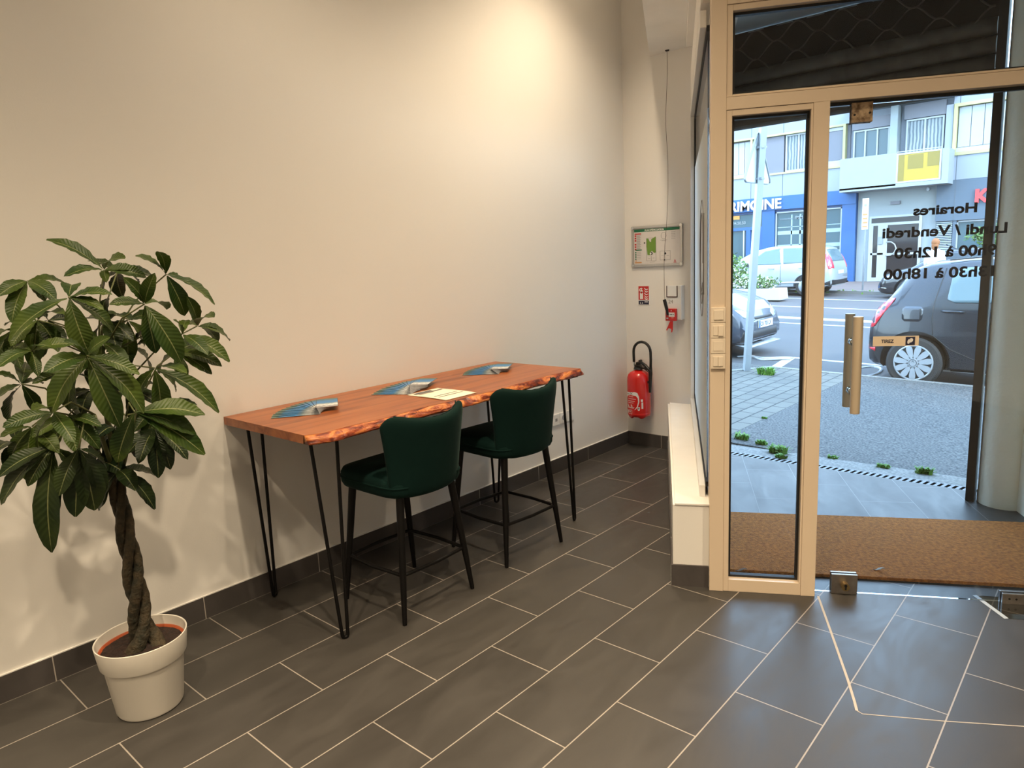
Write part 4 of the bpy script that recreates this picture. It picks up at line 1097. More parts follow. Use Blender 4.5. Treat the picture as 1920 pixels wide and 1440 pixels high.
# scalloped foot
q = MB()
rings = []
for r_, z_, am in ((0.0895, 0.318, 0), (0.0900, 0.292, 0), (0.0850, 0.274, 0.006), (0.076, 0.268, 0.008)):
    rings.append([q.bm.verts.new((r_ * math.cos(2 * PI * k / 60), r_ * math.sin(2 * PI * k / 60), z_ + am * math.cos(5 * 2 * PI * k / 60))) for k in range(60)])
for A, B in zip(rings, rings[1:]):
    for k in range(60): q.bm.faces.new((A[k], A[(k + 1) % 60], B[(k + 1) % 60], B[k]))
q.build('foot_ring', 'red', fx, smooth=True, solid=0.002)
MB().cyl((0, 0, 0.646), (0, 0, 0.662), 0.040, 0.034).cyl((0, 0, 0.66), (0, 0, 0.685), 0.018).build('neck_collar', 'black', fx, smooth='auto')
MB().tube([(-0.02, 0, 0.690), (0.03, -0.005, 0.700), (0.075, -0.01, 0.680), (0.105, -0.012, 0.655), (0.125, -0.01, 0.635)], [0.010, 0.013, 0.012, 0.011, 0.009], 10).build('upper_handle', 'black', fx, smooth=True)
MB().tube([(-0.03, -0.005, 0.672), (0.02, -0.01, 0.676), (0.09, -0.014, 0.650)], [0.010, 0.011, 0.008], 10).build('lower_handle', 'black', fx, smooth=True)
MB().cyl((0.018, -0.012, 0.712), (0.018, 0.012, 0.712), 0.010).cyl((0.018, 0, 0.69), (0.018, 0, 0.712), 0.008).build('trigger', 'black', fx, smooth='auto')
q = MB(); q.cyl((-0.050, 0.0, 0.668), (-0.012, 0.0, 0.668), 0.009).cyl((-0.044, 0, 0.66), (-0.044, 0, 0.705), 0.0085); q.build('hose_fitting', 'chrome', fx, smooth='auto')
hp_ = [(-0.044, 0, 0.70), (-0.046, 0, 0.76)]
for k in range(0, 13):
    a = PI - PI * k / 12
    hp_.append((0.035 + 0.081 * math.cos(a), 0, 0.785 + 0.078 * math.sin(a)))
hp_ += [(0.118, 0, 0.73), (0.116, 0, 0.66)]
MB().tube(hp_, 0.0105, 12).build('hose', 'rubber', fx, smooth=True)
MB().tube([(0.116, 0, 0.668), (0.115, -0.002, 0.62), (0.110, -0.004, 0.47)], [0.012, 0.0155, 0.011], 14).build('nozzle', 'black', fx, smooth='auto')
MB().box(0.086, 0.112, -0.012, 0.012, 0.545, 0.560).build('nozzle_clip', 'black', fx)
# white printed label wrapped on the cylinder front
def wrap(q, poly, r_, c=(0, 0)):
    """2D polygon (arc length, z) wrapped round the cylinder, centred on the -y side"""
    pts2 = []
    n = len(poly)
    for i in range(n):
        a, b2 = poly[i], poly[(i + 1) % n]
        d = math.hypot(b2[0] - a[0], b2[1] - a[1]); k = max(1, int(d / 0.006))
        for j in range(k): pts2.append((a[0] + (b2[0] - a[0]) * j / k, a[1] + (b2[1] - a[1]) * j / k))
    xs = [p[0] for p in pts2]; zs = [p[1] for p in pts2]
    extra = []
    y = min(xs) + 0.006
    def inside(x, z):
        c_ = False
        for i in range(n):
            (x1, z1), (x2, z2) = poly[i], poly[(i + 1) % n]
            if (z1 > z) != (z2 > z) and x < (x2 - x1) * (z - z1) / (z2 - z1) + x1: c_ = not c_
        return c_
    while y < max(xs):
        z = min(zs) + 0.006
        while z < max(zs):
            if inside(y, z): extra.append((y, z))
            z += 0.008
        y += 0.008
    V = [Vector(p) for p in pts2 + extra]
    E_ = [(i, (i + 1) % len(pts2)) for i in range(len(pts2))]
    res = geometry.delaunay_2d_cdt(V, E_, [list(range(len(pts2)))], 1, 1e-6)
    vv = [q.bm.verts.new((r_ * math.sin(p.x / r_) + c[0], -r_ * math.cos(p.x / r_) + c[1], p.y)) for p in res[0]]
    for f in res[2]:
        try: q.bm.faces.new([vv[i] for i in f])
        except ValueError: pass
q = MB()
arc = [(-0.068, 0.470), (0.030, 0.478), (0.048, 0.470), (0.060, 0.440), (0.062, 0.400), (0.050, 0.360), (0.028, 0.335), (0.022, 0.334), (0.043, 0.362), (0.053, 0.400), (0.050, 0.430), (0.034, 0.448), (-0.010, 0.452), (-0.045, 0.444), (-0.068, 0.425)]
wrap(q, arc, 0.0924)
for k, (z_, a, b2) in enumerate(((0.438, -0.035, 0.012), (0.420, -0.045, 0.036), (0.402, -0.050, 0.026), (0.388, -0.050, 0.014), (0.352, -0.055, 0.022), (0.347, -0.050, 0.018))):
    wrap(q, [(a, z_), (b2, z_), (b2, z_ + 0.0028), (a, z_ + 0.0028)], 0.0924)
for x_ in (-0.050, -0.010):
    wrap(q, [(x_, 0.362), (x_ + 0.012, 0.358), (x_ + 0.016, 0.366), (x_ + 0.006, 0.368), (x_ + 0.006, 0.376), (x_, 0.378)], 0.0924)
for r2 in ((-0.055, 0.000, 0.330, 0.3318), (-0.055, 0.0, 0.300, 0.3018), (-0.055, -0.0532, 0.300, 0.332), (-0.002, 0.0, 0.300, 0.332), (-0.050, -0.042, 0.305, 0.326), (-0.036, -0.010, 0.320, 0.324), (-0.036, -0.014, 0.312, 0.3145)):
    wrap(q, [(r2[0], r2[2]), (r2[1], r2[2]), (r2[1], r2[3]), (r2[0], r2[3])], 0.0924)
wrap(q, [(0.074, 0.400), (0.090, 0.400), (0.090, 0.420), (0.074, 0.420)], 0.0924); wrap(q, [(0.078, 0.345), (0.092, 0.345), (0.092, 0.395), (0.078, 0.395)], 0.0924)
wrap(q, [(0.048, 0.338), (0.052, 0.330), (0.062, 0.330), (0.066, 0.338), (0.066, 0.358), (0.048, 0.358)], 0.0926)
q.build('printed_label', 'white', fx, smooth=True)
q = MB(); wrap(q, [(-0.022, 0.455), (0.008, 0.474), (0.010, 0.472), (-0.018, 0.453)], 0.0928); wrap(q, [(-0.018, 0.472), (0.004, 0.454), (0.007, 0.456), (-0.014, 0.474)], 0.0928)
for k in range(3):
    wrap(q, [(-0.058 + 0.012 * k, 0.453), (-0.050 + 0.012 * k, 0.453), (-0.050 + 0.012 * k, 0.462), (-0.058 + 0.012 * k, 0.462)], 0.0928)
wrap(q, [(0.052, 0.340), (0.062, 0.340), (0.062, 0.353), (0.052, 0.353)], 0.0929)
q.build('label_print', 'greyprint', fx, smooth=True)
MB().box(-0.02, 0.02, 0.088, 0.102, 0.56, 0.62).build('wall_bracket', 'black', fx)

# wall sockets
def socket(y, kind, label):
    t_ = thing('wall_socket', label, 'wall socket', (-0.01, y, 0.393), 0, group='sockets on the side wall under the table end')
    MB().box(0.0003, 0.011, -0.040, 0.040, -0.040, 0.040).build('face_plate', 'plastic', t_, bevel=0.002)
    if kind == 'power':
        q = MB()
        q.tube([(0.0115, 0.027 * math.cos(2 * PI * k / 28), 0.027 * math.sin(2 * PI * k / 28)) for k in range(28)], 0.0022, 6, closed=True)
        q.build('socket_rim', 'plastic', t_, smooth=True)
        MB().cyl((0.0108, 0, 0), (0.0114, 0, 0), 0.020).build('socket_well', mat('grey socket well', (0.33, 0.33, 0.34), 0.5), t_)
        MB().cyl((0.011, 0, 0.010), (0.018, 0, 0.010), 0.0025).build('earth_pin', 'chrome', t_)
    elif kind == 'aerial':
        MB().cyl((0.0108, 0, 0), (0.0118, 0, 0), 0.0058).build('aerial_hole', 'black', t_)
    else:
        MB().box(0.0108, 0.0118, -0.012, 0.012, -0.012, 0.010).build('cable_port', mat('grey socket well', (0.33, 0.33, 0.34), 0.5), t_)
socket(3.888, 'data', 'white data socket nearest the second stool, behind the table leg')
socket(3.976, 'power', 'white power socket with round well, middle of the three')
socket(4.063, 'aerial', 'white socket with a small black hole, nearest the extinguisher')
MB_ = None

# ================================================================ PORCH
PY = 4.97
dm = MB(); dm.box(0, 1.62, 0, 0.795, 0.0, 0.016)
dmo = dm.build('doormat', 'coir', loc=P(2.90, 1.900, 0.0), rotz=ROT, bevel=0.003)
tag(dmo, 'wide brown coir doormat lying outside the glass door', 'doormat')
for (s_, t_, sc2, lab) in ((2.985, 1.885, 1.0, 'small dead leaf on the doormat edge behind the side pane'), (3.615, 1.975, 0.9, 'small pale leaf on the doormat near the middle of the door')):
    q = MB(); q.grid([[(x * sc2, y * sc2 * (1 - abs(x) * 30), 0.004 + 0.006 * math.sin(x * 90) + (0.003 if y else 0)) for y in (-0.010, 0, 0.010)] for x in (-0.028, -0.014, 0, 0.014, 0.028)])
    o = q.build('dead_leaf', mat('dry leaf ' + lab[6:10], (0.55, 0.55, 0.52) if 'pale' in lab else (0.20, 0.15, 0.11), 0.8), loc=P(s_, t_, 0.017), rotz=0.6, smooth=True, solid=0.001)
    tag(o, lab, 'leaf')
# porch side wall, round column, rail and ceiling
struct(MB().xy([stp(4.57, 1.83), stp(4.77, 1.83), stp(4.77, 3.6), stp(4.57, 2.92)], 0, 2.98).build('wall_porch', 'wallcol'), 'cream rendered wall at the side of the porch', 'wall')
q = MB(); q.lathe([(0.135, 0.0), (0.137, 0.02), (0.134, 0.10), (0.134, 2.98)], c=(2.572, 4.842, 0), seg=56, closed_top=True)
struct(q.build('trim_9', 'wallcol', smooth='auto'), 'round cream rendered column at the edge of the porch', 'column')
struct(MB().box(-0.01, 6.2, 4.97, 5.12, 2.98, 9.0).build('wall_upper_front', 'wallcol'))
q = MB(); q.xy([(0.60, 4.98), stp(2.85, 3.6), stp(2.85, 1.84), stp(4.7, 1.84), (3.1, 4.98)], 2.985, 3.08)
struct(q.build('porch_ceiling', mat('grey porch ceiling', (0.50, 0.52, 0.52), 0.8)), 'pale grey porch ceiling above the door', 'ceiling')
struct(MB().box(2.70, 6.2, 4.86, 5.06, 0, 2.98).build('wall_outer', 'wallcol'))

sh = thing('roller_shutter', 'dark rolled-up security grille hanging over the porch opening', 'roller shutter', (0.0, 4.85, 0.0))
MB().box(0.70, 2.383, 0.045, 0.075, 2.47, 2.972).build('backing', 'darkbox', sh)
for z0 in (2.725, 2.628, 2.531, 2.434):
    q = MB(); n = 14
    q.prism([(0.030 * math.cos(PI * k / n + PI / 2) * 1.0, 0.044 * math.sin(PI * k / n - PI / 2 + PI / 2 - PI / 2)) for k in range(n + 1)], lambda a, b_: (0.70, a + 0.02, z0 - 0.048 + b_), lambda a, b_: (2.372, a + 0.02, z0 - 0.048 + b_))
    q.build('slat', 'darksteel', sh, smooth='auto')
MB().box(0.70, 2.383, -0.01, 0.04, 2.362, 2.388).build('bottom_bar', 'darksteel', sh)
for row in range(3):
    zc = 2.905 - 0.088 * row
    q = MB()
    q.tube([(0.70 + 0.012 * k, 0.0, zc + 0.046 * math.sin(0.012 * k * 2 * PI / 0.265 + row * PI)) for k in range(139)], 0.0055, 6)
    q.build('mesh_rod', 'darksteel', sh, smooth=True)
q = MB()
for k in range(7):
    MB().box(0.98 + 0.19 * k, 1.085 + 0.19 * k, -0.012, -0.006, 2.948, 2.953).build('link_bar', 'galv', sh)
rl = thing('shutter_guide_rail', 'tall black steel guide rail beside the round column', 'rail', (2.408, 4.80, 0))
MB().box(-0.022, 0.022, -0.03, -0.022, 0, 2.98).box(-0.022, -0.016, -0.022, 0.05, 0, 2.98).box(0.016, 0.022, -0.022, 0.05, 0, 2.98).build('channel', 'black', rl)
MB().box(-0.022, 0.022, 0.05, 0.056, 0, 2.98).build('back_plate', 'black', rl)

# ================================================================ STREET GROUND
def G(x, y): return -0.03 * (x - 1) - 0.0103 * (y - 9) - 0.04
def patch(poly, dz, name, m_, label=None, cat=None, th=0.12):
    q = MB()
    q.prism(poly, lambda a, b_: (a, b_, G(a, b_) + dz - th), lambda a, b_: (a, b_, G(a, b_) + dz))
    o = q.build(name, m_)
    struct(o, label, cat)
    return o
YK = 9.04
# levelled strip between porch and pavement
q = MB(); q.xy([(0.3, 4.97), (2.9, 4.97), (2.9, 5.06), (0.3, 5.06)], -0.07, -0.002)
q = q.build('drain_channel', mat('grey drain steel', (0.26, 0.265, 0.27), 0.7)); tag(q, 'slotted grey drainage channel at the porch edge', 'drain')
q2 = MB()
for k in range(62): q2.xy([(0.36 + k * 0.04, 4.980), (0.378 + k * 0.04, 4.980), (0.390 + k * 0.04, 5.045), (0.372 + k * 0.04, 5.045)], -0.002, -0.001)
q2.box(0.3, 2.39, 4.966, 4.972, -0.002, -0.0005); q2.build('drain_slots', mat('slot shadow black', (0.004, 0.004, 0.004), 1.0, spec=0.0), q)
def strip2(poly, name, m_, z=-0.004, label=None, cat=None):
    o = MB().xy(poly, z - 0.06, z).build(name, m_); struct(o, label, cat); return o
strip2([(-30, 5.06), (30, 5.06), (30, 5.26), (-30, 5.26)], 'kerb_border', 'kerb', label='pale concrete border along the pavement', cat='kerb')
patch([(-30, 5.26), (0.60, 5.26), (0.60, YK - 0.08), (-0.42, YK - 0.08), (-0.72, 8.35), (-30, 8.35)], 0.003, 'pavement_pavers', M['paver'], 'pale block paving left of the asphalt strip', 'paving')
patch([(0.60, 5.26), (30, 5.26), (30, YK - 0.08), (0.60, YK - 0.08)], 0.004, 'pavement_asphalt', M['asphalt'], 'speckled grey asphalt pavement outside the door', 'pavement')
patch([(-0.42, YK - 0.08), (30, YK - 0.08), (30, YK), (-0.38, YK)], 0.010, 'kerb_near', M['kerb'], 'near concrete kerb of the street', 'kerb')
patch([(-0.72, 8.35), (-0.42, YK - 0.08), (-0.38, YK), (-0.46, YK), (-0.84, 8.27), (-30, 8.27), (-30, 8.35)], 0.010, 'kerb_bay', M['kerb'])
patch([(-60, 8.0), (40, 8.0), (40, 17.6), (-60, 17.6)], -0.075, 'road_near', M['road'], 'grey asphalt carriageway', 'road')
patch([(-60, 17.6), (40, 17.6), (40, 25.6), (-60, 25.6)], -0.075, 'road_far', M['roadred'])
patch([(-60, 25.3), (40, 25.3), (40, 25.6), (-60, 25.6)], 0.03, 'kerb_far', M['kerb'], 'far kerb with weeds below the shops', 'kerb')
patch([(-60, 25.6), (40, 25.6), (40, 33.0), (-60, 33.0)], 0.02, 'pavement_far', M['farwalk'], 'pinkish far pavement in front of the shops', 'pavement')
def line(x0, x1, y0, y1, nm, lab):
    q = MB()
    n = 6
    for k in range(n):
        a, b_ = x0 + (x1 - x0) * k / n, x0 + (x1 - x0) * (k + 1) / n
        q.prism([(a, y0), (b_, y0), (b_, y1), (a, y1)], lambda a_, c_: (a_, c_, G(a_, c_) - 0.075), lambda a_, c_: (a_, c_, G(a_, c_) - 0.070))
    o = q.build(nm, 'roadpaint'); tag(o, lab, 'road marking'); return o
line(-0.75, 12, 10.38, 10.48, 'road_line', 'white line along the near parking lane')
line(-30, 20, 15.1, 15.22, 'road_line', 'thin white line across the middle of the road')
line(-30, 20, 16.1, 16.55, 'road_line', 'broad white band in the middle of the road')
line(-30, 20, 19.3, 19.45, 'road_line', 'white line in front of the silver car')
line(-30, 20, 22.4, 22.55, 'road_line', 'farthest white line close to the far parking lane')
q = MB(); q.prism([(-0.55, 9.05), (-0.42, 9.05), (-0.62, 10.38), (-0.75, 10.38)], lambda a, b_: (a, b_, G(a, b_) - 0.075), lambda a, b_: (a, b_, G(a, b_) - 0.070))
tag(q.build('road_line', 'roadpaint'), 'white bar marking off the dark car parking bay', 'road marking')
q = MB(); q.tube([(0.50 + 0.16 * math.cos(2 * PI * k / 24), 9.75 + 0.45 * math.sin(2 * PI * k / 24), G(0.5, 9.75) - 0.072) for k in range(24)], 0.018, 6, closed=True)
tag(q.build('manhole_ring', 'roadpaint'), 'pale manhole ring beside the black car bumper', 'manhole')
q = MB(); 
wv = []
q.tube([(-1.35 + 0.05 * k, 10.05 + 0.11 * math.sin(k * 0.55), G(-1.3, 10) - 0.072) for k in range(16)], 0.016, 6); q.tube([(-1.25 + 0.05 * k, 10.18 + 0.09 * math.sin(k * 0.5 + 2), G(-1.3, 10) - 0.072) for k in range(14)], 0.014, 6)
tag(q.build('road_scribble', 'roadpaint'), 'wavy white marking on the tarmac below the dark car', 'road marking')
patchd = MB(); patchd.prism([(-2.0, 16.9), (-1.3, 16.9), (-1.3, 17.6), (-2.0, 17.6)], lambda a, b_: (a, b_, G(a, b_) - 0.076), lambda a, b_: (a, b_, G(a, b_) - 0.071))
# weeds
def weed(x, y, r, n, lab):
    q = MB(); rw = random.Random(int(x * 1000 + y * 77))
    for k in range(n):
        a = rw.uniform(0, 2 * PI); L = r * rw.uniform(0.5, 1.1); h_ = r * rw.uniform(0.3, 0.9)
        bx, by = rw.uniform(-r, r) * 0.8, rw.uniform(-r, r) * 0.35
        p0 = Vector((bx, by, -0.004)); p2 = p0 + Vector((L * math.cos(a) * .6, L * math.sin(a) * .6, h_)); p1 = (p0 + p2) / 2 + Vector((0, 0, h_ * 0.3))
        sd_ = Vector((-math.sin(a), math.cos(a), 0)) * 0.006
        q.grid([[p0 - sd_, p0 + sd_], [p1 - sd_ * 1.3, p1 + sd_ * 1.3], [p2 - sd_ * .2, p2 + sd_ * .2]])
    o = q.build('weed', 'weed', loc=(x, y, G(x, y) + 0.004 if y > 5.26 else -0.004), normals=False)
    tag(o, lab, 'weed', None)
weed(0.73, 5.40, 0.07, 60, 'small weed tuft at the corner of the block paving')
weed(0.92, 5.35, 0.05, 60, 'small weed tuft just right of the block paving edge')
weed(1.10, 5.20, 0.08, 110, 'largest bright green weed tuft at the pavement border')
weed(1.17, 5.08, 0.045, 60, 'weed growing out of the drain edge by the door mullion')
weed(1.48, 5.27, 0.04, 50, 'small weed at the border seen just right of the mullion')
weed(1.83, 5.22, 0.04, 50, 'small weed at the middle of the pavement border')
weed(2.08, 5.22, 0.06, 80, 'weed tuft at the border left of the black rail')
weed(-0.28, 8.42, 0.12, 110, 'yellowish weed tuft on the block paving by the sign post')
weed(0.60, 6.2, 0.03, 30, 'tiny weed in the joint between blocks and asphalt')
o = strip([(-1.0, 0)], 0.1, 0, 0, 'x', 'weed') if False else None
q = MB(); rw = random.Random(9)
for k in range(260):
    x = rw.uniform(-9, 6); y = 25.32 + rw.uniform(-0.03, 0.03); h_ = rw.uniform(0.05, 0.16)
    q.grid([[(x, y, G(x, y) - 0.08), (x + 0.05, y, G(x, y) - 0.08)], [(x + rw.uniform(-.08, .08), y + .02, G(x, y) - 0.08 + h_), (x + 0.04, y, G(x, y) - 0.08 + h_)]])
tag(q.build('gutter_weeds', 'weed', normals=False), 'row of weeds along the foot of the far kerb', 'weeds', kind='stuff')

# ---------------------------------------------------------------- road sign post (seen from behind)
sg = thing('road_sign', 'triangular road sign seen from behind on a leaning galvanised post', 'road sign', (-0.58, 8.57, G(-0.58, 8.57) + 0.003))
topx = 0.165
q = MB(); q.tube([(0, 0, 0.0), (topx, 0, 2.93)], 0.029, 4)
MB().tube([(0, 0, 0.0), (topx, 0, 2.92)], 0.052, 4).build('post', mat('pale galvanised post', (0.30, 0.32, 0.34), 0.4, metal=0.25), sg)
q.bm.free()
def rounded_tri(r, cr, n=7):
    out = []
    for k in range(3):
        a = PI / 2 + 2 * PI * k / 3
        c = Vector((math.cos(a), math.sin(a))) * (r - cr * 2)
        for j in range(n):
            b_ = a - PI / 3 + 2 * PI / 3 * j / (n - 1)
            out.append((c.x + cr * math.cos(b_), c.y + cr * math.sin(b_)))
    return out
plate = bpy.data.objects.new('sign_plate', None)
def tri_obj(name, r, cr, y0, y1, m_, hole=None):
    q = MB(); poly = rounded_tri(r, cr)
    if hole:
        inn = rounded_tri(hole, cr * 0.6)
        n = len(poly)
        V = [[q.bm.verts.new((p[0], y, p[1])) for p in pl_] for pl_, y in ((poly, y0), (inn, y0), (inn, y1), (poly, y1))]
        for a, b_ in ((0, 1), (1, 2), (2, 3), (3, 0)):
            for k in range(n):
                q.bm.faces.new((V[a][k], V[a][(k + 1) % n], V[b_][(k + 1) % n], V[b_][k]))
    else:
        q.xz(poly, y0, y1)
    return q
SZ = 2.50
for nm, args, m_ in (('sign_plate', (0.42, 0.05, 0.046, 0.052), mat('bare sign back', (0.62, 0.66, 0.70), 0.5)), ('sign_rim', (0.425, 0.05, 0.030, 0.055), 'galv')):
    q = tri_obj(nm, *args, m_, hole=0.405 if nm == 'sign_rim' else None)
    q.build(nm, m_, sg, loc=(0.147, 0, SZ), rotz=math.radians(87))
for z_, h_ in ((2.34, 0.11), (2.70, 0.05)):
    q = MB().box(-h_, h_, 0.036, 0.046, -0.018, 0.018); q.box(-0.044, 0.044, -0.044, 0.036, -0.012, 0.012); q.build('bracket', 'galv', sg, loc=(topx * z_ / 2.92, 0, z_), rotz=math.radians(87))

# far striped sign post
fp = thing('sign_post', 'slim post with a white and orange striped panel on the far pavement', 'sign post', (-3.85, 25.7, G(-3.85, 25.7) + 0.02))
MB().tube([(0, 0, 0), (0.02, 0, 3.0)], 0.028, 10).build('post', 'galv', fp, smooth='auto')
MB().box(-0.095, 0.095, -0.05, -0.03, 2.02, 3.02).build('panel', mat('white panel', (0.8, 0.8, 0.8), 0.5), fp)
q = MB()
for k in range(4): q.box(-0.075, 0.075, -0.056, -0.0505, 2.08 + 0.13 * k, 2.14 + 0.13 * k)
q.build('orange_stripes', mat('orange stripe', (0.75, 0.22, 0.08), 0.5), fp)
q = MB(); q.disc((0, 2.80), 0.045, -0.056, -0.0505); q.build('grey_symbol', 'galv', fp)

# ================================================================ CARS
carmats = {}
def paint(name, c, rough=0.25, coat=0.8, metal=0.0):
    return mat(name, c, rough, metal=metal, coat=coat, noise=(2, tuple(x * 0.95 for x in c), 2, 0.5))
M['carglass'] = mat('car glass', (0.11, 0.165, 0.185), 0.08, spec=0.5, coat=0.3)
M['carglass_dark'] = mat('tinted car glass', (0.02, 0.03, 0.035), 0.08, spec=0.5, coat=0.3)
M['tyre'] = mat('tyre rubber', (0.020, 0.019, 0.018), 0.75)
M['hubcap'] = mat('silver hub cap', (0.36, 0.38, 0.40), 0.3, metal=0.35)
M['taillight'] = mat('red tail light', (0.65, 0.02, 0.04), 0.15, coat=1.0)
M['headlight'] = mat('clear headlight', (0.45, 0.50, 0.53), 0.08, coat=1.0, metal=0.3)
M['blacktrim'] = mat('black trim', (0.015, 0.015, 0.016), 0.5)
def interp(tab, x):
    if x <= tab[0][0]: return tab[0][1:]
    for a, b_ in zip(tab, tab[1:]):
        if x <= b_[0]:
            f = (x - a[0]) / (b_[0] - a[0]); f2 = f
            return tuple(p + (q_ - p) * f2 for p, q_ in zip(a[1:], b_[1:]))
    return tab[-1][1:]
def make_car(name, label, loc, rz, prof, wheels, wr, body_mat, glass, windows, decals, L, hub='spokes', rearglass=None, frontglass=None, lamps=()):
    """prof rows: x, sill z, belt z, top z, half width at belt, half width at roof edge"""
    car = thing(name, label, 'car', loc, rz)
    xs = sorted(set([p[0] for p in prof] + [L * k / 46 for k in range(47)]))
    q = MB(); rings = []
    for x in xs:
        zs, zb, zt, wb, wrf = interp(prof, x)
        zm = zs + (zb - zs) * 0.45
        half = [(0.0, zs), (wb * 0.80, zs), (wb * 0.95, zs + 0.05), (wb * 0.995, zm - 0.05), (wb, zm + 0.08), (wb * 0.985, zb - 0.06), (wb * 0.955, zb), (wrf + (wb * 0.955 - wrf) * 0.5, zb + (zt - zb) * 0.5), (wrf + 0.02, zt - 0.05 * min(1, (zt - zb) / 0.3)), (wrf - 0.06, zt - 0.012), (wrf * 0.5, zt + 0.004), (0.0, zt + 0.010)]
        ring = [q.bm.verts.new((x, y, z)) for y, z in half] + [q.bm.verts.new((x, -y, z)) for y, z in half[-2:0:-1]]
        rings.append(ring)
    n = len(rings[0])
    for A, B in zip(rings, rings[1:]):
        for k in range(n): q.bm.faces.new((A[k], A[(k + 1) % n], B[(k + 1) % n], B[k]))
    q.bm.faces.new(rings[0][::-1]); q.bm.faces.new(rings[-1])
    bmesh.ops.recalc_face_normals(q.bm, faces=q.bm.faces)
    bvh = BVHTree.FromBMesh(q.bm)
    body = q.build('body', body_mat, car, smooth=True)
    body.data.set_sharp_from_angle(angle=math.radians(50))
    # cut wheel arches
    hw_ = max(p[4] for p in prof)
    cutters = []
    for wx in wheels:
        for s_ in (-1, 1):
            c_ = MB().cyl((wx, s_ * (hw_ - 0.24), wr), (wx, s_ * (hw_ + 0.2), wr), wr + 0.075, seg=40).build('cut', 'black', car)
            md = body.modifiers.new('arch', 'BOOLEAN'); md.operation = 'DIFFERENCE'; md.object = c_; md.solver = 'EXACT'
            cutters.append(c_)
    bpy.context.view_layer.update()
    dg = bpy.context.evaluated_depsgraph_get()
    me = bpy.data.meshes.new_from_object(body.evaluated_get(dg))
    body.modifiers.clear(); body.data = me
    for c_ in cutters: bpy.data.objects.remove(c_)
    for wx in wheels:
        for s_ in (-1, 1):
            MB().tube([(wx, s_ * (hw_ - 0.235), wr), (wx, s_ * (hw_ - 0.02), wr)], wr + 0.070, 32).build('wheel_well', 'blacktrim', body) if False else None
    def sheet(poly, axis, sgn, off, nm, m_, parent=car):
        """a panel shaped by poly and laid on the body surface"""
        q = MB()
        pts2 = []
        m2 = len(poly)
        for i in range(m2):
            a, b_ = poly[i], poly[(i + 1) % m2]
            d = math.hypot(b_[0] - a[0], b_[1] - a[1]); kk = max(1, int(d / 0.05))
            for j in range(kk): pts2.append((a[0] + (b_[0] - a[0]) * j / kk, a[1] + (b_[1] - a[1]) * j / kk))
        def inside(x, z):
            c = False
            for i in range(m2):
                (x1, z1), (x2, z2) = poly[i], poly[(i + 1) % m2]
                if (z1 > z) != (z2 > z) and x < (x2 - x1) * (z - z1) / (z2 - z1) + x1: c = not c
            return c
        ex = []
        a_ = min(p[0] for p in poly) + 0.03
        while a_ < max(p[0] for p in poly):
            b_ = min(p[1] for p in poly) + 0.03
            while b_ < max(p[1] for p in poly):
                if inside(a_, b_): ex.append((a_, b_))
                b_ += 0.05
            a_ += 0.05
        V = [Vector(p) for p in pts2 + ex]
        E_ = [(i, (i + 1) % len(pts2)) for i in range(len(pts2))]
        res = geometry.delaunay_2d_cdt(V, E_, [list(range(len(pts2)))], 1, 1e-5)
        vv = []
        for p in res[0]:
            if axis == 'y': o_, d_ = Vector((p.x, sgn * 3, p.y)), Vector((0, -sgn, 0))
            else: o_, d_ = Vector((L / 2 + sgn * 5, p.x, p.y)), Vector((-sgn, 0, 0))
            hit = bvh.ray_cast(o_, d_)
            h_ = hit[0] if hit[0] else o_ + d_ * (3 - hw_ if axis == 'y' else 5 - L / 2)
            vv.append(q.bm.verts.new(h_ - d_ * off))
        for f in res[2]:
            try: q.bm.faces.new([vv[i] for i in f])
            except ValueError: pass
        return q.build(nm, m_, parent, smooth=True, solid=0.006)
    for poly in windows:
        for s_ in (-1, 1): sheet(poly, 'y', s_, 0.006, 'side_window', glass)
    if rearglass: sheet(rearglass, 'x', -1, 0.006, 'rear_window', glass)
    if frontglass: sheet(frontglass, 'x', 1, 0.006, 'windscreen', glass)
    for nm, poly, axis, sgns, m_, off in decals:
        for s_ in sgns: sheet(poly, axis, s_, off, nm, m_)
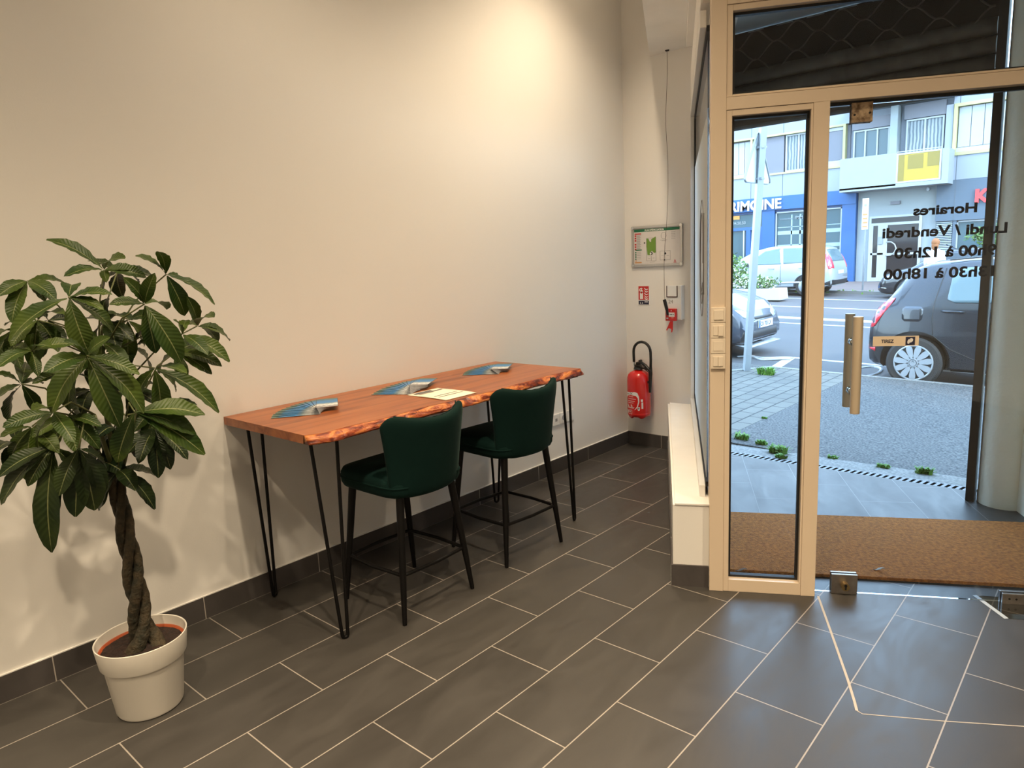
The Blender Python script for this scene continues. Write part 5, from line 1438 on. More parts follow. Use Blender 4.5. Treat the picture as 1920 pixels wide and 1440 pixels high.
    for wx in wheels:
        for s_ in (-1, 1):
            yo = s_ * (hw_ - 0.015); yi = s_ * (hw_ - 0.21)
            wl = MB().tube([(wx, yi, wr), (wx, yi + (yo - yi) * .1, wr), (wx, yo - s_ * 0.02, wr), (wx, yo, wr)], [wr - 0.02, wr, wr, wr - 0.025], 44).build('wheel', 'tyre', car, smooth='auto')
            rc = wr * 0.68
            if hub == 'spokes':
                q = MB()
                q.tube([(wx + rc * math.cos(2 * PI * k / 40), yo + s_ * 0.004, wr + rc * math.sin(2 * PI * k / 40)) for k in range(40)], 0.010, 8, closed=True)
                for k in range(11):
                    a = 2 * PI * k / 11 + 0.14
                    dirv = Vector((math.cos(a), 0, math.sin(a))); sdv = Vector((-math.sin(a), 0, math.cos(a)))
                    c0 = Vector((wx, yo + s_ * 0.006, wr))
                    prf = [(0.22, 0.10), (0.45, 0.125), (0.75, 0.17), (0.92, 0.15), (0.99, 0.08)]
                    A = [c0 + dirv * rc * f + sdv * rc * w_ for f, w_ in prf] + [c0 + dirv * rc * f - sdv * rc * w_ for f, w_ in prf[::-1]]
                    V1 = [q.bm.verts.new(p + Vector((0, s_ * 0.010, 0))) for p in A]; V0 = [q.bm.verts.new(p - Vector((0, s_ * 0.006, 0))) for p in A]
                    q.bm.faces.new(V1); q.bm.faces.new(V0[::-1])
                    for j in range(len(A)): q.bm.faces.new((V0[j], V0[(j + 1) % len(A)], V1[(j + 1) % len(A)], V1[j]))
                q.cyl((wx, yo, wr), (wx, yo + s_ * 0.022, wr), rc * 0.30, rc * 0.26)
                q.build('hub_cap', 'hubcap', wl, smooth='auto')
                q = MB(); q.tube([(wx + rc * 0.20 * math.cos(2 * PI * k / 20), yo + s_ * 0.023, wr + rc * 0.20 * math.sin(2 * PI * k / 20)) for k in range(20)], 0.0025, 5, closed=True)
                dmd = [(0, 0.13), (0.08, 0), (0, -0.13), (-0.08, 0)]
                q.tube([(wx + rc * a, yo + s_ * 0.023, wr + rc * b_) for a, b_ in dmd], 0.004, 5, closed=True)
                q.build('hub_emblem', 'blacktrim', wl)
            else:
                q = MB(); q.cyl((wx, yo, wr), (wx, yo + s_ * 0.012, wr), rc, rc * 0.9, seg=36); q.build('hub_cap', 'hubcap', wl, smooth='auto')
    return car, body, sheet

hatch = [(0.0, .38, .60, .66, .62, .50), (.04, .24, .72, .80, .74, .60), (.10, .22, .84, .93, .79, .64), (.20, .20, .93, 1.02, .82, .62), (.36, .20, .95, 1.26, .84, .58), (.48, .20, .95, 1.38, .85, .57), (.62, .20, .95, 1.425, .855, .57), (1.0, .19, .95, 1.46, .86, .58), (1.6, .18, .94, 1.475, .86, .585), (2.1, .18, .92, 1.455, .86, .58), (2.45, .18, .91, 1.385, .86, .57), (2.85, .18, .90, 1.15, .86, .60), (3.10, .18, .88, .985, .85, .64), (3.45, .19, .84, .91, .83, .64), (3.75, .2, .74, .80, .78, .58), (3.90, .22, .60, .68, .70, .50), (3.99, .28, .48, .54, .58, .42)]
black_paint = paint('black metallic paint', (0.010, 0.013, 0.018), 0.25, coat=0.45)
rd = [
    ('tail_light', [(0.03, 0.66), (0.10, 0.70), (0.26, 0.95), (0.30, 1.03), (0.20, 1.02), (0.10, 0.88), (0.04, 0.76)], 'y', (-1, 1), 'taillight', 0.004),
    ('fuel_flap_line', [(0.40, 0.80), (0.43, 0.77), (0.58, 0.77), (0.61, 0.80), (0.62, 0.91), (0.59, 0.94), (0.43, 0.94), (0.40, 0.91)], 'y', (-1,), paint('black flap paint', (0.012, 0.015, 0.02), 0.2), 0.001),
    ('door_seam', [(0.725, 0.62), (0.732, 0.62), (0.715, 0.80), (0.725, 1.00), (0.79, 1.36), (0.78, 1.36), (0.715, 1.00), (0.705, 0.80)], 'y', (-1, 1), 'blacktrim', 0.001),
    ('door_seam', [(0.725, 0.62), (0.90, 0.46), (1.25, 0.30), (1.255, 0.305), (0.905, 0.468), (0.732, 0.62)], 'y', (-1, 1), 'blacktrim', 0.001),
    ('sill_strip', [(1.5, 0.46), (2.9, 0.44), (2.9, 0.46), (1.5, 0.485)], 'y', (-1, 1), paint('black strip', (0.02, 0.025, 0.03)), 0.008),
    ('bumper_reflector', [(0.03, 0.42), (0.12, 0.40), (0.12, 0.45), (0.03, 0.47)], 'y', (-1, 1), 'taillight', 0.004),
]
CX, CY = 0.635, 9.10 + 0.86
CZ = G(CX + 1, CY) - 0.075
c1, cb, sh1 = make_car('hatchback_car', 'black hatchback with silver hub caps parked outside the glass door', (CX, CY, CZ), 0, hatch, (0.545, 3.10), 0.292, black_paint, 'carglass',
    [[(0.84, 1.02), (0.86, 1.28), (0.93, 1.36), (1.55, 1.385), (1.60, 0.985), (0.92, 0.985)], [(1.72, 0.985), (1.69, 1.385), (2.20, 1.36), (2.62, 1.12), (2.74, 0.96)]], rd, 3.99,
    rearglass=[(-0.52, 1.04), (0.52, 1.04), (0.48, 1.32), (-0.48, 1.32)], frontglass=[(-0.58, 1.0), (0.58, 1.0), (0.52, 1.36), (-0.52, 1.36)])
MB().tube([(0.80, -0.845, 0.895), (0.83, -0.880, 0.893), (0.97, -0.885, 0.888), (1.02, -0.855, 0.886)], 0.012, 8).build('door_handle', black_paint, c1, smooth=True)
MB().tube([(0.9, 0.2, 1.465), (0.86, 0.2, 1.50), (0.62, 0.2, 1.62)], 0.005, 6).build('aerial', 'blacktrim', c1, smooth=True)
q = MB(); q.tube([(0.80 + 0.10 * k, -0.53, 1.448 + 0.012 * math.sin(k * .3) + 0.004 * k) for k in range(11)], 0.008, 6); q.build('roof_strip', 'blacktrim', c1, smooth=True)

front_d = [
    ('headlight', [(3.42, 0.76), (3.60, 0.60), (3.80, 0.58), (3.80, 0.66), (3.62, 0.76), (3.46, 0.83)], 'y', (-1, 1), 'headlight', 0.004),
    ('headlight', [(0.34, 0.55), (0.60, 0.60), (0.66, 0.72), (0.50, 0.70), (0.32, 0.62)], 'x', (1,), 'headlight', 0.004),
    ('headlight', [(-0.34, 0.55), (-0.60, 0.60), (-0.66, 0.72), (-0.50, 0.70), (-0.32, 0.62)], 'x', (1,), 'headlight', 0.004),
    ('lower_grille', [(-0.50, 0.22), (0.50, 0.22), (0.44, 0.40), (-0.44, 0.40)], 'x', (1,), 'blacktrim', 0.003),
    ('front_spoiler', [(-0.60, 0.17), (0.60, 0.17), (0.62, 0.21), (-0.62, 0.21)], 'x', (1,), paint('grey bumper lip', (0.30, 0.34, 0.38)), 0.02),
    ('upper_grille', [(-0.30, 0.56), (0.30, 0.56), (0.34, 0.60), (-0.34, 0.60)], 'x', (1,), 'blacktrim', 0.003),
    ('fog_lamp_recess', [(-0.68, 0.26), (-0.52, 0.24), (-0.47, 0.40), (-0.56, 0.46), (-0.66, 0.40)], 'x', (1,), 'blacktrim', 0.003),
    ('door_seam', [(2.50, 0.40), (2.51, 0.40), (2.55, 0.90), (2.54, 0.90)], 'y', (-1, 1), 'blacktrim', 0.001),
]
dx0, dy0 = -1.10 - 3.99, 10.45
cz2 = G(-1.5, dy0) - 0.075
blue_black = paint('dark blue grey paint', (0.030, 0.040, 0.058), 0.2)
c2, cb2, sh2 = make_car('parked_car', 'dark blue-grey car nose with number plate seen behind the sign post', (dx0, dy0, cz2), 0, hatch, (0.545, 3.10), 0.292, blue_black, 'carglass',
    [[(1.03, 1.02), (1.06, 1.30), (1.12, 1.365), (1.62, 1.385), (1.66, 0.985), (1.12, 0.99)], [(1.72, 0.985), (1.69, 1.385), (2.20, 1.36), (2.62, 1.12), (2.74, 0.96)]], front_d, 3.99,
    frontglass=[(-0.58, 1.0), (0.58, 1.0), (0.52, 1.36), (-0.52, 1.36)])
pt = MB().box(3.995, 4.008, -0.26, 0.26, 0.43, 0.535).build('number_plate', mat('white number plate', (0.80, 0.84, 0.86), 0.4), c2)
MB().box(4.008, 4.0095, -0.26, -0.215, 0.43, 0.535).build('plate_band', mat('blue plate band', (0.02, 0.10, 0.50), 0.4), pt)
text('plate_lettering', 'CK 705 LX', 0.088, 'navy', pt, (4.0090, -0.205, 0.452), (PI / 2, 0, PI / 2), extrude=0.0004, bold=0.002, sx=0.98)
q = MB(); q.cyl((3.86, -0.575, 0.315), (3.905, -0.575, 0.315), 0.052, 0.048, seg=24); q.build('fog_lamp', 'headlight', c2, smooth='auto')
q = MB()
for k in range(5): q.box(3.955, 3.985, -0.43 + 0.01 * k, 0.43 - 0.01 * k, 0.245 + 0.033 * k, 0.253 + 0.033 * k)
q.build('grille_bars', mat('grey grille bars', (0.25, 0.27, 0.30), 0.4), c2)

mpv = [(0.0, .42, .72, .80, .70, .55), (.05, .30, .92, 1.00, .82, .64), (.14, .28, 1.04, 1.22, .86, .64), (.32, .25, 1.05, 1.50, .88, .63), (.55, .25, 1.05, 1.59, .89, .64), (1.3, .22, 1.03, 1.63, .90, .65), (2.1, .22, 1.00, 1.61, .90, .65), (2.6, .22, .98, 1.50, .90, .64), (3.1, .22, .97, 1.26, .89, .64), (3.5, .22, .95, 1.05, .88, .66), (3.95, .24, .88, .94, .85, .66), (4.25, .26, .76, .82, .80, .60), (4.45, .3, .62, .68, .70, .5), (4.56, .36, .5, .55, .55, .4)]
silver = paint('silver paint', (0.32, 0.345, 0.37), 0.3)
md_ = [
    ('tail_light', [(0.02, 0.86), (0.12, 0.84), (0.22, 1.10), (0.30, 1.30), (0.22, 1.34), (0.10, 1.10)], 'y', (-1, 1), 'taillight', 0.004),
    ('tail_light', [(0.62, 0.85), (0.78, 0.88), (0.72, 1.20), (0.64, 1.30), (0.60, 1.10)], 'x', (-1,), 'taillight', 0.004),
    ('tail_light', [(-0.62, 0.85), (-0.78, 0.88), (-0.72, 1.20), (-0.64, 1.30), (-0.60, 1.10)], 'x', (-1,), 'taillight', 0.004),
    ('rear_bumper_trim', [(-0.72, 0.34), (0.72, 0.34), (0.74, 0.50), (0.40, 0.48), (-0.40, 0.48), (-0.74, 0.50)], 'x', (-1,), 'blacktrim', 0.006),
    ('side_bumper_trim', [(0.0, 0.36), (0.22, 0.27), (0.26, 0.40), (0.02, 0.50)], 'y', (-1, 1), 'blacktrim', 0.006),
    ('number_plate', [(-0.26, 0.66), (0.26, 0.66), (0.26, 0.78), (-0.26, 0.78)], 'x', (-1,), mat('white number plate', (0.80, 0.84, 0.86), 0.4), 0.006),
    ('door_seam', [(1.62, 0.32), (1.63, 0.32), (1.63, 1.00), (1.62, 1.00)], 'y', (-1, 1), 'blacktrim', 0.001),
    ('door_seam', [(2.66, 0.32), (2.67, 0.32), (2.72, 0.98), (2.71, 0.98)], 'y', (-1, 1), 'blacktrim', 0.001),
    ('lower_moulding', [(0.95, 0.42), (3.2, 0.36), (3.2, 0.40), (1.0, 0.47)], 'y', (-1, 1), paint('pale moulding', (0.62, 0.66, 0.70)), 0.010),
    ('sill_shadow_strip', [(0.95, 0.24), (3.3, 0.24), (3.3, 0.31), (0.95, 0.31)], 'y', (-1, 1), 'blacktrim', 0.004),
]
MX, MY = -4.16, 24.35
c3, cb3, sh3 = make_car('estate_car', 'silver people carrier parked in front of the blue shop front', (MX, MY, G(-6, MY) - 0.08), PI, mpv, (0.82, 3.60), 0.31, silver, 'carglass',
    [[(2.62, 1.03), (2.50, 1.28), (2.22, 1.47), (1.72, 1.55), (1.62, 1.04)], [(1.54, 1.05), (1.62, 1.545), (0.98, 1.53), (0.92, 1.07)], [(0.86, 1.08), (0.92, 1.52), (0.52, 1.46), (0.42, 1.18), (0.50, 1.10)]], md_, 4.56, hub='plain',
    rearglass=[(-0.58, 1.08), (0.58, 1.08), (0.54, 1.46), (-0.54, 1.46)], frontglass=[(-0.62, 1.0), (0.62, 1.0), (0.56, 1.5), (-0.56, 1.5)])
for s_ in (-1, 1):
    MB().box(2.68, 2.84, s_ * 0.94 - 0.06, s_ * 0.94 + 0.06, 0.98, 1.10, top=(0.02, 0.03, 0.01, 0.01)).build('wing_mirror', 'blacktrim', c3, bevel=0.02)
    for xx in (1.02, 2.02):
        MB().tube([(xx, s_ * 0.895, 0.90), (xx - 0.03, s_ * 0.925, 0.90), (xx - 0.16, s_ * 0.925, 0.895), (xx - 0.19, s_ * 0.895, 0.895)], 0.013, 8).build('door_handle', silver, c3, smooth=True)
dk_d = [('headlight', [(3.45, 0.74), (3.60, 0.62), (3.82, 0.60), (3.80, 0.68), (3.62, 0.78), (3.48, 0.82)], 'y', (-1, 1), 'headlight', 0.004),
        ('front_grille', [(-0.45, 0.30), (0.45, 0.30), (0.5, 0.55), (-0.5, 0.55)], 'x', (1,), 'blacktrim', 0.003),
        ('chrome_strip', [(3.72, 0.36), (3.9, 0.38), (3.9, 0.40), (3.72, 0.385)], 'y', (-1, 1), 'chrome', 0.006)]
make_car('dark_car', 'black car partly hidden behind the black hatchback on the far side', (1.10, 24.35, G(-1, 24.7) - 0.08), PI, hatch, (0.545, 3.12), 0.31, paint('glossy black paint', (0.014, 0.015, 0.018), 0.15), 'carglass_dark',
    [[(1.03, 1.02), (1.06, 1.30), (1.12, 1.365), (1.62, 1.385), (1.66, 0.985), (1.12, 0.99)], [(1.72, 0.985), (1.69, 1.385), (2.20, 1.36), (2.62, 1.12), (2.74, 0.96)]], dk_d, 3.99, hub='plain')

# ---------------------------------------------------------------- planter with shrub at the left, person, small tree
def foliage(q, c, r, n, size, rw, flat=1.0):
    for k in range(n):
        d = Vector((rw.gauss(0, 1), rw.gauss(0, 1), rw.gauss(0, 1))).normalized() * (rw.random() ** 0.4)
        p = Vector(c) + Vector((d.x * r[0], d.y * r[1], d.z * r[2]))
        a = Vector((rw.uniform(-1, 1), rw.uniform(-1, 1), rw.uniform(-.6, 1))).normalized(); b_ = a.orthogonal().normalized()
        s_ = size * rw.uniform(0.6, 1.2)
        vs = [q.bm.verts.new(x) for x in (p, p + a * s_ * .5 + b_ * s_ * .28, p + a * s_, p + a * s_ * .5 - b_ * s_ * .28)]
        q.bm.faces.new(vs)
leafm = mat('shrub leaves', (0.11, 0.19, 0.04), 0.6, noise=(3, (0.05, 0.10, 0.02), 3, 0.5))
flowm = mat('pale blossom', (0.48, 0.50, 0.36), 0.6)
pn = thing('street_planter', 'white concrete street planter with flowering shrub by the silver car', 'planter', (-5.9, 21.2, G(-5.9, 21.2) - 0.06))
MB().box(-1.6, 1.10, -0.35, 0.35, 0, 0.34, top=(0.03, 0.03, 0.03, 0.03)).build('trough', mat('white concrete', (0.42, 0.41, 0.38), 0.8), pn, bevel=0.015)
rw = random.Random(21); q = MB()
foliage(q, (-0.75, 0, 0.85), (0.75, 0.32, 0.62), 900, 0.13, rw); foliage(q, (0.25, 0, 0.48), (0.75, 0.3, 0.20), 420, 0.12, rw)
q.build('foliage', leafm, pn, normals=False)['kind'] = 'stuff'
q = MB(); foliage(q, (0.2, -0.12, 0.52), (0.75, 0.28, 0.20), 330, 0.09, rw); foliage(q, (-0.7, -0.15, 0.75), (0.6, 0.3, 0.5), 120, 0.09, rw); q.build('blossom', flowm, pn, normals=False)['kind'] = 'stuff'
tt = thing('street_tree', 'small leafy tree seen over the black car roof near the red letters', 'tree', (-0.72, 27.2, G(-0.7, 27) + 0.02))
MB().tube([(0, 0, 0), (0.03, 0, 0.9), (0.0, 0, 1.6)], [0.06, 0.045, 0.03], 10).build('trunk', 'trunk', tt, smooth=True)
q = MB(); foliage(q, (0.15, 0, 1.72), (0.36, 0.36, 0.42), 520, 0.13, rw); foliage(q, (-0.25, 0, 1.75), (0.30, 0.3, 0.20), 90, 0.13, rw); q.build('foliage', leafm, tt, normals=False)['kind'] = 'stuff'

pe = thing('person', 'person with auburn hair and white top walking behind the black car', 'person', (-1.08, 22.0, G(-1.08, 22.0) - 0.075), math.radians(90))
q = MB()
def ell(q, c, r, seg=20, rings=12):
    prof = [(math.sin(PI * k / rings), -math.cos(PI * k / rings)) for k in range(rings + 1)]
    R_ = []
    for a, b_ in prof[1:-1]:
        R_.append([q.bm.verts.new((c[0] + r[0] * a * math.cos(2 * PI * k / seg), c[1] + r[1] * a * math.sin(2 * PI * k / seg), c[2] + r[2] * b_)) for k in range(seg)])
    bt, tp_ = q.bm.verts.new((c[0], c[1], c[2] - r[2])), q.bm.verts.new((c[0], c[1], c[2] + r[2]))
    for A, B in zip(R_, R_[1:]):
        for k in range(seg): q.bm.faces.new((A[k], A[(k + 1) % seg], B[(k + 1) % seg], B[k]))
    for k in range(seg):
        q.bm.faces.new((bt, R_[0][(k + 1) % seg], R_[0][k])); q.bm.faces.new((tp_, R_[-1][k], R_[-1][(k + 1) % seg]))
# skinned body
me = bpy.data.meshes.new('body')
J = [((0, 0, 0.92), .13), ((0, 0, 1.15), .115), ((0, 0, 1.36), .12), ((0, 0, 1.46), .055), ((0.01, 0, 1.53), .055), ((0.012, 0, 1.60), .085), ((0.0, 0, 1.68), .07),
     ((0, .17, 1.38), .055), ((0.03, .21, 1.12), .042), ((0.12, .20, 0.92), .033), ((0.15, .20, 0.85), .028), ((0, -.17, 1.38), .055), ((-0.03, -.21, 1.12), .042), ((0.0, -.21, 0.90), .033), ((0.02, -.21, 0.82), .028),
     ((0.0, .09, 0.86), .095), ((0.10, .09, 0.48), .06), ((0.08, .09, 0.08), .042), ((0.19, .09, 0.035), .035), ((0.0, -.09, 0.86), .095), ((-0.08, -.09, 0.48), .06), ((-0.24, -.09, 0.12), .042), ((-0.15, -.09, 0.04), .035)]
Ee = [(0, 1), (1, 2), (2, 3), (3, 4), (4, 5), (5, 6), (2, 7), (7, 8), (8, 9), (9, 10), (2, 11), (11, 12), (12, 13), (13, 14), (0, 15), (15, 16), (16, 17), (17, 18), (0, 19), (19, 20), (20, 21), (21, 22)]
me.from_pydata([j[0] for j in J], Ee, [])
bo = bpy.data.objects.new('body', me); COL.objects.link(bo); bo.parent = pe
me.materials.append(mat('skin', (0.55, 0.33, 0.24), 0.6))
md = bo.modifiers.new('skin', 'SKIN')
for v, j in zip(me.skin_vertices[0].data, J): v.radius = (j[1], j[1])
me.skin_vertices[0].data[0].use_root = True
bo.modifiers.new('sub', 'SUBSURF').render_levels = 2
q = MB(); ell(q, (0, 0, 1.22), (0.145, 0.205, 0.28)); 
for s_ in (-1, 1): q.tube([(0, s_ * .15, 1.40), (0.03 * s_, s_ * .215, 1.13), (0.08 if s_ > 0 else 0.0, s_ * .21, 0.97)], [.075, .058, .046], 14)
q.build('white_top', mat('white cloth', (0.80, 0.78, 0.74), 0.8), pe, smooth=True)
q = MB(); ell(q, (0, 0, 0.93), (0.15, 0.19, 0.13))
q.tube([(0, .09, .90), (.10, .09, .48), (.08, .09, .10)], [.11, .08, .07], 14); q.tube([(0, -.09, .90), (-.08, -.09, .48), (-.23, -.09, .14)], [.11, .08, .07], 14)
q.build('trousers', mat('dark cloth', (0.03, 0.035, 0.05), 0.8), pe, smooth=True)
q = MB(); ell(q, (-0.02, 0, 1.65), (0.115, 0.10, 0.115)); ell(q, (-0.07, 0, 1.56), (0.06, 0.085, 0.13)); q.build('hair', mat('auburn hair', (0.28, 0.10, 0.03), 0.7), pe, smooth=True)

# ================================================================ BUILDING ACROSS THE STREET
FY = 32.0
M['panel'] = mat('pale blue grey cladding', (0.35, 0.37, 0.42), 0.6, noise=(0.6, (0.335, 0.355, 0.405), 3, 0.5))
M['greypanel'] = mat('grey lilac panel', (0.23, 0.22, 0.245), 0.6)
M['whitewall'] = mat('white painted facade', (0.37, 0.40, 0.40), 0.7)
M['slate'] = mat('slate blue cladding', (0.115, 0.15, 0.19), 0.6)
M['shopblue'] = mat('bright blue shop front', (0.025, 0.115, 0.32), 0.45, noise=(1, (0.022, 0.107, 0.30), 2, 0.5))
M['yellowframe'] = mat('pale yellow window surround', (0.52, 0.47, 0.22), 0.6)
M['shutterwhite'] = mat('white rolled shutter', (0.48, 0.49, 0.48), 0.6)
M['seam'] = mat('dark panel seam', (0.10, 0.11, 0.12), 0.8)
M['whiteframe'] = mat('white window frame', (0.50, 0.51, 0.51), 0.4)
M['darkglass'] = mat('shop window glass', (0.045, 0.085, 0.10), 0.12, spec=0.3)
M['paleglass'] = mat('curtained window glass', (0.12, 0.17, 0.19), 0.08, spec=0.4)
M['yellow'] = mat('yellow balcony panel', (0.48, 0.31, 0.010), 0.25)
M['yellow_dark'] = mat('darker yellow balcony panel', (0.28, 0.19, 0.015), 0.3)
def curtain_mat():
    m, nt, p = nodes_of('pleated net curtain')
    t = nt.nodes.new('ShaderNodeTexCoord'); wv = nt.nodes.new('ShaderNodeTexWave')
    wv.inputs['Scale'].default_value = 2.6; wv.inputs['Distortion'].default_value = 2.5; wv.inputs['Detail'].default_value = 2
    r = nt.nodes.new('ShaderNodeValToRGB'); r.color_ramp.elements[0].color = (0.13, 0.16, 0.18, 1); r.color_ramp.elements[1].color = (0.44, 0.46, 0.47, 1)
    nt.links.new(t.outputs['Object'], wv.inputs[0]); nt.links.new(wv.outputs['Fac'], r.inputs[0]); nt.links.new(r.outputs[0], p.inputs['Base Color'])
    p.inputs['Roughness'].default_value = 0.7
    return m
M['curtain'] = curtain_mat()

for k_ in ('panel', 'greypanel', 'whitewall', 'slate', 'shopblue', 'yellowframe', 'shutterwhite', 'whiteframe', 'yellow', 'yellow_dark', 'curtain', 'paleglass'): tone(k_, 0.76)
bd = thing('apartment_building', 'white and blue-grey apartment building with yellow balcony across the street', 'building', (0, FY, 0))
# main wall behind everything
MB().box(-30, 14, 0.35, 4.0, -0.6, 7.5).build('wall', 'whitewall', bd)
# cladding bands between the windows (first floor): above and below the ribbon of windows
MB().box(-30, -6.30, 0, 0.35, 6.38, 7.5).box(-30, -6.30, 0, 0.35, 3.73, 4.66).build('cladding_panel', 'panel', bd)
MB().box(-2.62, 14, 0, 0.35, 6.50, 7.5).box(-2.62, 14, 0, 0.35, 3.73, 4.62).box(-2.86, -2.62, 0, 0.35, 3.73, 6.5).build('cladding_panel', 'panel', bd)
q = MB()
for x in (-14.8, -13.3, -11.85, -10.41, -8.98, -7.53):
    q.box(x - 0.012, x + 0.012, -0.003, 0, 6.38, 7.5).box(x - 0.012, x + 0.012, -0.003, 0, 3.73, 4.66)
for x in (-2.42, -0.9, 0.6, 2.1): q.box(x - 0.012, x + 0.012, -0.003, 0, 6.50, 7.5).box(x - 0.012, x + 0.012, -0.003, 0, 3.73, 4.62)
q.build('panel_seams', 'seam', bd)
# yellow surrounds of the window ribbon
MB().box(-30, -6.42, -0.05, 0.30, 6.30, 6.38).box(-30, -6.42, -0.05, 0.30, 4.66, 4.74).box(-10.45, -10.35, -0.04, 0.30, 4.74, 6.30).box(-6.52, -6.42, -0.05, 0.30, 4.74, 6.30).build('window_surround', 'yellowframe', bd)
def window(x0, x1, z0, z1, panes, m_, shade=None, label=None):
    """a framed window set back in the wall"""
    f = MB(); w_ = 0.06
    f.box(x0, x1, 0.10, 0.16, z0, z0 + w_).box(x0, x1, 0.10, 0.16, z1 - w_, z1)
    for k in range(panes + 1):
        c = x0 + (x1 - x0) * k / panes
        a, b_ = (x0, x0 + w_) if k == 0 else ((x1 - w_, x1) if k == panes else (c - w_ / 2, c + w_ / 2))
        f.box(a, b_, 0.10, 0.16, z0 + w_, z1 - w_)
    fo = f.build('window', 'whiteframe', bd)
    if label: fo['label'] = label
    MB().box(x0 + 0.01, x1 - 0.01, 0.17, 0.20, z0 + 0.01, z1 - 0.01).build('window_pane', m_, fo)
    return fo
def shutter(x0, x1, z0, z1, n):
    s_ = MB()
    for k in range(n):
        a = x0 + (x1 - x0) * k / n; b_ = x0 + (x1 - x0) * (k + 1) / n
        s_.box(a + 0.012, b_ - 0.012, 0.10, 0.16, z0, z1)
    s_.box(x0, x1, 0.16, 0.18, z0, z1)
    return s_.build('shutter', 'shutterwhite', bd, label_) if False else s_.build('shutter', 'shutterwhite', bd)
window(-14.4, -12.0, 4.74, 6.30, 2, 'curtain')
shutter(-11.9, -10.47, 4.86, 6.24, 5)
MB().box(-11.95, -10.45, 0.08, 0.12, 4.75, 4.85).build('sill', 'whiteframe', bd)
MB().box(-10.33, -8.98, 0.08, 0.2, 4.75, 6.29).build('infill_panel', 'greypanel', bd)
window(-8.92, -7.80, 4.75, 6.29, 2, 'curtain')
MB().box(-7.78, -6.53, 0.08, 0.2, 4.98, 6.15).build('infill_panel', 'greypanel', bd)
MB().box(-7.78, -6.53, 0.06, 0.12, 4.75, 4.97).box(-7.78, -6.53, 0.06, 0.12, 6.16, 6.29).build('sill', 'whiteframe', bd)
MB().box(-30, -6.3, 0.22, 0.34, 4.7, 6.34).build('reveal', 'greypanel', bd)
# loggia: white parapet, pillar, yellow panel, french window
MB().box(-6.30, -4.25, -1.0, -0.88, 3.65, 4.88).box(-6.30, -2.50, -1.0, 0.35, 3.58, 3.72).box(-2.72, -2.50, -1.0, 0.0, 3.72, 4.84).build('balcony_parapet', 'whitewall', bd)
MB().box(-4.70, -4.44, -0.30, 0.35, 3.72, 6.75).build('pillar', 'whitewall', bd)
MB().box(-6.30, -2.50, -1.0, 0.35, 6.78, 6.95).build('balcony_slab', 'whitewall', bd)
bf = MB()
for a in ((-4.25, -2.74, 4.78, 4.84), (-4.25, -2.74, 3.73, 3.79)): bf.box(a[0], a[1], -1.0, -0.95, a[2], a[3])
bf.box(-4.25, -4.19, -1.0, -0.95, 3.79, 4.78).box(-2.80, -2.74, -1.0, -0.95, 3.79, 4.78).box(-4.25, -2.74, -0.98, -0.95, 4.88, 4.91)
bf = bf.build('balcony_frame', 'whiteframe', bd)
MB().box(-4.19, -2.80, -0.985, -0.965, 3.79, 4.78).build('yellow_panel', 'yellow', bf)
MB().box(-4.19, -3.98, -0.99, -0.986, 3.79, 4.78).box(-3.86, -3.34, -0.99, -0.986, 4.22, 4.74).box(-3.20, -2.81, -0.99, -0.986, 4.26, 4.76).build('panel_dark_areas', 'yellow_dark', bf)  # darker yellow areas laid over the panel
MB().box(-6.30, -2.62, 0.30, 0.345, 3.72, 6.78).build('loggia_back_wall', 'panel', bd)
window(-6.15, -4.80, 4.10, 6.05, 3, 'paleglass')
MB().box(-6.2, -4.72, 0.05, 0.2, 6.07, 6.5).build('blind_box', 'greypanel', bd)
window(-4.22, -2.92, 3.74, 6.18, 2, 'curtain', label='french window with net curtains behind the yellow balcony')
MB().box(-4.3, -2.88, 0.05, 0.22, 6.2, 6.72).build('blind_box', 'greypanel', bd)
# window with yellow surround at the right
MB().box(-2.60, 1.2, -0.05, 0.30, 6.38, 6.50).box(-2.60, 1.2, -0.05, 0.30, 4.62, 4.74).box(-2.60, -2.48, -0.05, 0.30, 4.74, 6.38).build('window_surround', 'yellowframe', bd)
shutter(-2.46, -0.4, 4.92, 6.36, 5)
MB().box(-2.48, 1.2, 0.05, 0.12, 4.75, 4.90).build('sill', 'whiteframe', bd)
MB().box(-2.48, 14, 0.22, 0.34, 4.62, 6.5).build('reveal', 'panel', bd)
# red awning edge higher up
MB().box(-6.35, -4.9, -1.25, -1.0, 7.02, 7.2).build('red_awning_edge', mat('red awning', (0.55, 0.02, 0.05), 0.6), bd)

# ---- entrance between the shops
MB().box(-5.90, -3.02, 0.20, 0.36, -0.5, 3.58).build('entrance_wall', 'whitewall', bd)
en = MB()
en.box(-5.42, -5.34, 0.12, 0.20, -0.06, 2.58).box(-3.60, -3.50, 0.12, 0.20, -0.06, 2.58).box(-5.34, -3.60, 0.12, 0.20, 2.50, 2.58).box(-5.34, -3.60, 0.12, 0.20, 2.20, 2.30).box(-4.86, -4.72, 0.12, 0.20, -0.06, 2.2).box(-5.34, -4.86, 0.12, 0.20, 1.02, 1.10).box(-5.34, -4.86, 0.12, 0.20, -0.06, 0.10).box(-4.72, -3.60, 0.12, 0.20, 1.00, 1.08).box(-4.72, -3.60, 0.12, 0.2, -0.06, 0.12)
en.box(-5.34, -5.26, 0.12, 0.20, 0.1, 2.2).box(-5.08, -4.86, 0.12, 0.20, 0.1, 2.2)
en = en.build('entrance_door', 'whiteframe', bd)
